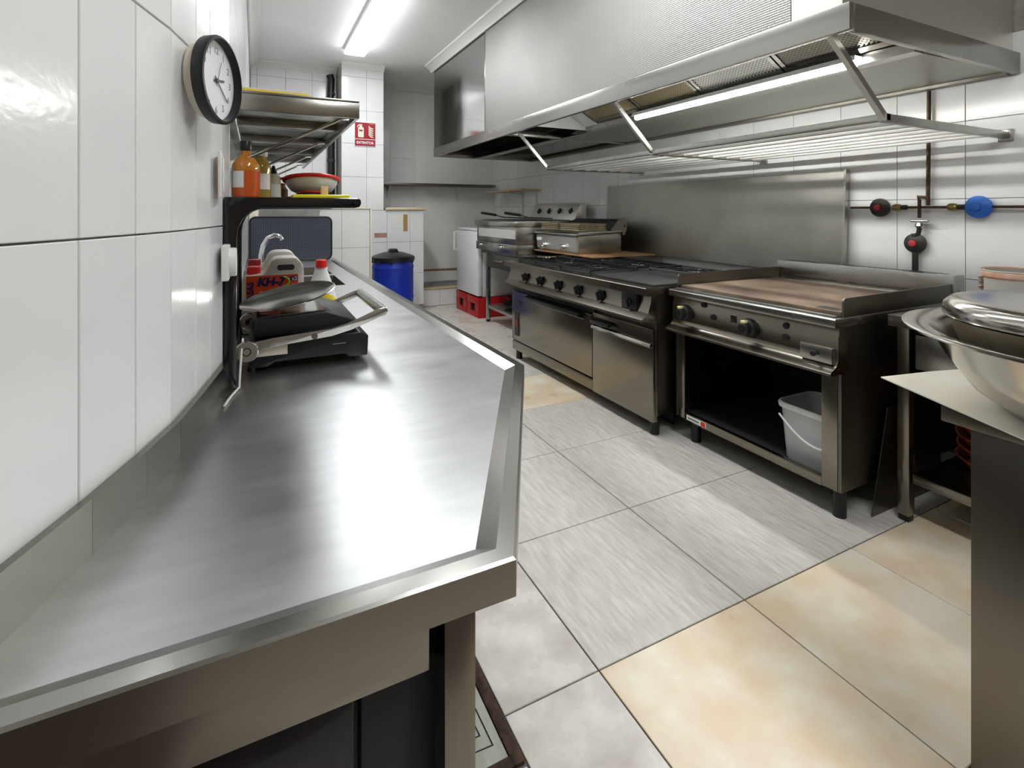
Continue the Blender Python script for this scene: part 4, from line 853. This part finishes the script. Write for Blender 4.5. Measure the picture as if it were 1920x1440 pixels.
st = obj('sticker', box(NB(), bx - .0055, bx - .0042, 2.03, 2.17, .132, .160), 'white', g); obj('sticker_mark', box(NB(), bx - .0065, bx - .0057, 2.035, 2.065, .134, .158), 'red', st); obj('sticker_print', box(NB(), bx - .0065, bx - .0057, 2.08, 2.16, .142, .149), 'ink', st)
for y in (GY0 + .05, GY1 - .10):
    for x in (bx + .06, 3.02): obj('leg', cyl(NB(), (x, y, .0006), .027, .1235, 'z', 18), 'black', g)
obj('cooking_plate', box(NB(), GF + .075, 3.03, GY0 + .022, GY1 - .022, .8655, .884, .002), 'griddle', g)
obj('front_trim', box(NB(), GF + .03, GF + .066, GY0 + .02, GY1 - .02, .8655, .872, .002), 'steel', g)
obj('grease_slot', box(NB(), GF + .10, GF + .16, GY0 + .06, GY0 + .15, .8842, .8846), 'black', g)
for yy in (2.05, 1.60): obj('screw', cyl(NB(), (GF + .048, yy, .8722), .005, .001, 'z', 10), 'black', g)
side = [(GF + .065, .866), (GF + .065, .93)] + [(GF + .065 + .016*(1-math.cos(R(a))), .93 + .016*math.sin(R(a))) for a in (30, 60, 90)] + [(3.085, .950), (3.085, .866)]
obj('side_splash', prism(NB(), side, 'y', GY0 + .004, GY0 + .012), 'steel_dark', g); obj('side_splash', prism(NB(), side, 'y', GY1 - .012, GY1 - .004), 'steel_dark', g)
fl = obj('rear_flue', box(NB(), 3.09, 3.20, GY0 - .002, GY1 + .002, .866, .992, .003), 'steel', g)
for k in range(30):
    y = GY0 + .05 + k*.029; obj('vent_slot', box(NB(), 3.125, 3.175, y, y + .017, .9922, .9935), 'black', fl)
def gknob(y, z, rad):
    bm = NB(); lathe(bm, [(0, 0), (rad, 0), (rad*1.04, .010), (rad*.95, .022), (rad*.72, .030), (rad*.62, .054), (rad*.5, .058), (0, .058)], (0, 0, 0), 28)
    bmesh.ops.transform(bm, matrix=Matrix.Translation((GF + .0275, y, z)) @ Vector((-1, 0, .0)).to_track_quat('Z', 'Y').to_matrix().to_4x4(), verts=bm.verts); k = obj('knob', bm, 'black', cp)
    bm = NB(); box(bm, GF - .028, GF - .004, y - .013, y + .013, z + rad*.60, z + rad*.88, .003); obj('pointer_mark', bm, 'pointer', k)
gknob(2.155, .742, .045); gknob(1.735, .742, .045)
for y, z in ((2.03, .806), (1.96, .752), (1.545, .788), (1.545, .738)): obj('plug_button', lathe(NB(), [(0, 0), (.017, 0), (.015, .008), (0, .010)], (GF + .0275 if z < .785 else GF + .0330, y, z), 16, '-x'), 'black', cp)
lg = obj('logo_frame', box(NB(), GF + .0262, GF + .0274, 1.815, 1.850, .748, .783), 'black', cp)
obj('logo_field', box(NB(), GF + .0255, GF + .0260, 1.819, 1.846, .752, .779), 'steel_warm', lg); obj('logo_letter', text_bm('N', .036, frame_mtx((GF + .0250, 1.8325, .7655), *FACE_X), .0002, .0006), 'black', lg)
dr = obj('grease_drawer', box(NB(), GF + .004, GF + .0272, 1.322, 1.462, .672, .738, .002), 'steel', cp); obj('drawer_knob', lathe(NB(), [(0, 0), (.006, 0), (.006, .008), (.012, .014), (.010, .022), (0, .024)], (GF + .0035, 1.392, .705), 18, '-x'), 'black', dr)
# bucket in the cabinet
b = thing('plastic_bucket', 'translucent grey square bucket with white rim and handle in the griddle cabinet', 'bucket', (2.38, 1.51, .1405))
cx, cy = 2.375, 1.505
bm = NB(); lev = []
def rr(h, z): return [bm.verts.new((x, y, z)) for x, y in rrect(cx - h, cx + h, cy - h, cy + h, .05)]
for h_, z in ((.118, .1412), (.122, .15), (.138, .402), (.136, .402), (.120, .153), (.115, .146)): lev.append(rr(h_, z))
for A, B in zip(lev, lev[1:]):
    for k in range(len(A)): bm.faces.new((A[k], A[(k+1) % len(A)], B[(k+1) % len(A)], B[k]))
bm.faces.new(lev[0][::-1]); bm.faces.new(lev[-1]); bmesh.ops.recalc_face_normals(bm, faces=bm.faces); obj('body', bm, 'bucket', b)
bm = NB(); lev = [rr(.139, .385), rr(.146, .385), rr(.148, .402), rr(.144, .410), rr(.139, .410)]
for A, B in zip(lev, lev[1:] + lev[:1]):
    for k in range(len(A)): bm.faces.new((A[k], A[(k+1) % len(A)], B[(k+1) % len(A)], B[k]))
bmesh.ops.recalc_face_normals(bm, faces=bm.faces); obj('rim', bm, 'bucket_rim', b)
bm = NB(); tube(bm, [(cx - .152, cy + .115 - .26*u, .385 - .125*math.sin(math.pi*(.08 + .60*u))) for u in [k/12 for k in range(13)]], .005, 8); obj('handle', bm, 'bucket_rim', b)

# ------------------------------------------------------------------ steel splash panel, gas pipe
sp = thing('splash_panel', 'tall greasy stainless splash panel standing against the tiles behind the range', 'splash panel', (3.3, 3.2, .88))
obj('sheet', prism(NB(), [(3.335, .90), (3.372, 1.575), (3.378, 1.575), (3.341, .90)], 'y', 1.99, 4.47), 'steel_splash', sp)
obj('end_flange', prism(NB(), [(3.315, .90), (3.352, 1.58), (3.386, 1.58), (3.349, .90)], 'y', 1.975, 1.989), 'steel', sp)
gp = thing('gas_pipe', 'brown gas pipework with regulators and valves on the right wall tiles', 'gas pipe', (3.37, 1.5, 1.33))
gx = 3.372
def pY(px):   # where that pipe fitting sits along the wall
    l_ = (px - 960) / 964; return gx * (-l_ * .44573 + .89517) / (l_ * .89517 + .44573)
zp = 1.335
obj('main_pipe', tube(NB(), [(gx, .35, zp - .004), (gx, pY(1860), zp)], .0075, 10), 'copper', gp)
obj('main_pipe', tube(NB(), [(gx, pY(1810), zp), (gx, pY(1690), zp)], .0075, 10), 'copper', gp)
obj('main_pipe', tube(NB(), [(gx, pY(1632), zp), (gx, 1.96, zp)], .0075, 10), 'copper', gp)
obj('riser', tube(NB(), [(gx, pY(1740), zp + .01), (gx, pY(1742), 1.985)], .010, 10), 'copper', gp)
yj = pY(1726)
obj('branch', tube(NB(), [(gx, pY(1737), zp + .055), (gx - .01, yj + .012, zp + .06), (gx - .012, yj, zp + .045), (gx - .012, yj, zp - .06)], .009, 10), 'copper', gp)
def regulator(y, z, m, capm, rad):
    a = obj('regulator', lathe(NB(), [(0, -.02), (rad*.5, -.02), (rad*.7, -.012), (rad, -.006), (rad, .006), (rad*.75, .012), (rad*.55, .02), (rad*.4, .022), (0, .022)], (gx, y, z), 24, '-x', 1.0, 1.0), m, gp)
    obj('regulator_cap', lathe(NB(), [(0, 0), (rad*.34, 0), (rad*.34, .014), (rad*.25, .016), (0, .016)], (gx - .0225, y, z), 8, '-x'), capm, a)
regulator(pY(1650), zp, 'gas_blk', 'red_paint', .055); regulator(pY(1835), zp, 'blue2', 'blue2', .058); regulator(pY(1716), zp - .205, 'gas_blk', 'red_paint', .055)
for px in (1682, 1786):
    y = pY(px); obj('valve', lathe(NB(), [(0, -.022), (.014, -.022), (.02, -.014), (.022, 0), (.02, .014), (.014, .022), (0, .022)], (gx, y, zp), 14, 'y'), 'brass', gp); obj('valve_nut', cyl(NB(), (gx, y - .05, zp), .016, .022, 'y', 6), 'gas_blk', gp)
obj('handwheel', box(NB(), gx - .025, gx + .005, yj - .045, yj + .04, zp - .085, zp - .073, .004), 'steel', gp); obj('union', lathe(NB(), [(0, 0), (.014, 0), (.022, .012), (.016, .03), (0, .03)], (gx - .012, yj, zp - .118), 12), 'steel', gp)
obj('down_pipe', tube(NB(), [(gx - .012, yj, zp - .118), (gx - .006, yj + .008, zp - .15), (gx, pY(1716), zp - .16)], .012, 10), 'gas_blk', gp); obj('union', cyl(NB(), (gx, pY(1716), zp - .168), .02, .018, 'z', 12), 'gas_blk', gp)
obj('down_pipe', tube(NB(), [(gx, pY(1716), zp - .258), (gx, pY(1716), .90)], .015, 10), 'gas_blk', gp)

# ------------------------------------------------------------------ right foreground: far table, cabinet, basin
t = thing('side_table', 'stainless side table with lower shelf next to the griddle', 'table', (2.85, .65, 0))
AX0, AY1, AZ = 2.39, 1.238, .878
obj('top', box(NB(), AX0, 3.36, -.30, AY1, AZ - .048, AZ, .003), 'steel', t)
for x in (2.455, 3.29):
    for y in (1.19, -.25):
        lg = obj('leg', box(NB(), x, x + .045, y, y + .045, .025, AZ - .049, .003), 'steel_warm', t); obj('foot', box(NB(), x + .002, x + .043, y + .002, y + .043, .0006, .0248, .003), 'black', lg)
obj('lower_shelf', box(NB(), 2.47, 3.33, -.24, 1.185, .168, .208, .003), 'steel_warm', t)
obj('drawer', box(NB(), 2.44, 2.448, .70, 1.16, .66, .80, .003), 'steel', t)
obj('back_panel', box(NB(), 3.334, 3.34, -.24, 1.185, .21, .82), 'dark_in', t)
sh = obj('leaning_sheet', prism(NB(), [(2.362, .0008), (2.482, .45), (2.90, .45), (2.90, .0008)], 'y', 1.284, 1.288), 'steel_dark', None, (2.6, 1.27, 0)); tag(sh, 'dull steel sheet propped upright in the gap between griddle and side table', 'metal sheet')
def cazuela(label, x, y, z, rad, hgt, m, grp):
    o = obj('earthenware_dish', lathe(NB(), [(0, 0), (rad*.80, 0), (rad*.90, hgt*.5), (rad, hgt*.88), (rad, hgt), (rad*.96, hgt), (rad*.86, hgt*.5), (rad*.78, hgt*.12), (0, hgt*.1)], (x, y, z), 36), m, None, (x, y, z)); return tag(o, label, 'dish', grp)
ORD = ['bottom', 'second from the bottom', 'third from the bottom', 'fourth from the bottom', 'fifth from the bottom', 'sixth from the bottom']
for k in range(6): cazuela('glazed brown earthenware dish, %s of the stack under the side table' % (ORD[k] if k < 5 else 'topmost'), 2.83, 1.00, .2085 + .048*k, .175 - .004*(k % 2), .05, 'terra', 'earthenware dishes on the lower shelf')
for k in range(8): cazuela('dry terracotta dish, %s of the stack on the side table top' % ((ORD + ['seventh from the bottom'])[k] if k < 7 else 'topmost'), 2.985, 1.03, AZ + .0005 + .0222*k, .135 + .004*(k % 3) - .003*k, .024, 'terra_dry', 'terracotta dishes on the side table')
po = thing('stained_pot', 'grey round pot with red stains next to the terracotta stack', 'pot', (2.72, .93, AZ))
obj('body', lathe(NB(), [(0, 0), (.095, 0), (.108, .02), (.110, .178), (.114, .196), (.108, .198), (.104, .03), (0, .01)], (2.715, .925, AZ + .0005), 40), 'pot_grey', po)
obj('rim_band', lathe(NB(), [(.1105, .165), (.116, .172), (.117, .186), (.1145, .192)], (2.715, .925, AZ + .0005), 40), 'terra_dry', po)
# near cabinet
c = thing('steel_cabinet', 'stainless cabinet with overhanging worktop carrying the big basin', 'cabinet', (1.85, 0, 0))
obj('worktop', box(NB(), 1.415, 2.33, -.70, .622, .828, .878, .003), 'steel_dark', c)
obj('body', box(NB(), 1.445, 2.30, -.66, .578, .03, .827, .002), 'steel_dark', c)
for x in (1.48, 2.24):
    for y in (-.62, .54): obj('foot', cyl(NB(), (x, y, .0006), .02, .029, 'z', 12), 'black', c)
sh = obj('cardboard_sheet', prism(NB(), [(1.452, .768), (1.245, .33), (1.50, -.10), (2.05, -.10), (2.10, .50), (1.90, .66), (1.62, .735)], 'z', .8788, .8815), 'paper', None, (1.6, .3, .8788)); tag(sh, 'cream cardboard sheet overhanging the cabinet edge under the basin', 'cardboard sheet')
bc = (1.560, .330)
ba = thing('steel_basin', 'large wide-rimmed stainless basin on the cabinet holding a lidded pan', 'basin', (*bc, .882))
obj('bowl', lathe(NB(), [(0, 0), (.20, 0), (.225, .006), (.27, .045), (.315, .11), (.340, .160), (.348, .168), (.392, .176), (.398, .174), (.397, .170), (.352, .163), (.343, .154), (.318, .105), (.273, .042), (.226, .010), (.20, .004), (0, .004)], (*bc, .8820), 72), 'steel_polish', ba)
pc = (1.585, .385)
pn = thing('lidded_pan', 'round steel pan with domed lid sitting in the large basin', 'pan', (*pc, .887))
obj('body', lathe(NB(), [(0, 0), (.19, 0), (.205, .01), (.265, .150), (.272, .18), (.270, .18), (.262, .152), (.20, .013), (0, .003)], (*pc, .894), 64), 'pan', pn)
obj('lid', lathe(NB(), [(.2745, .180), (.279, .176), (.283, .180), (.284, .190), (.281, .203), (.270, .214), (.25, .219), (.20, .216), (.12, .222), (.0, .226), (0, .222), (.12, .218), (.2, .212), (.25, .214), (.268, .209), (.2745, .195)], (*pc, .894), 72), 'steel_polish', pn)
hh = Vector((math.cos(R(190)), math.sin(R(190)), 0)); tt = Vector((-hh.y, hh.x, 0)); base = Vector((*pc, 1.035))
obj('handle', tube(NB(), [base + hh*.255 + tt*.06, base + hh*.29 + tt*.055, base + hh*.303 + tt*.02, base + hh*.303 - tt*.02, base + hh*.29 - tt*.055, base + hh*.255 - tt*.06], .012, 10), 'black', pn)
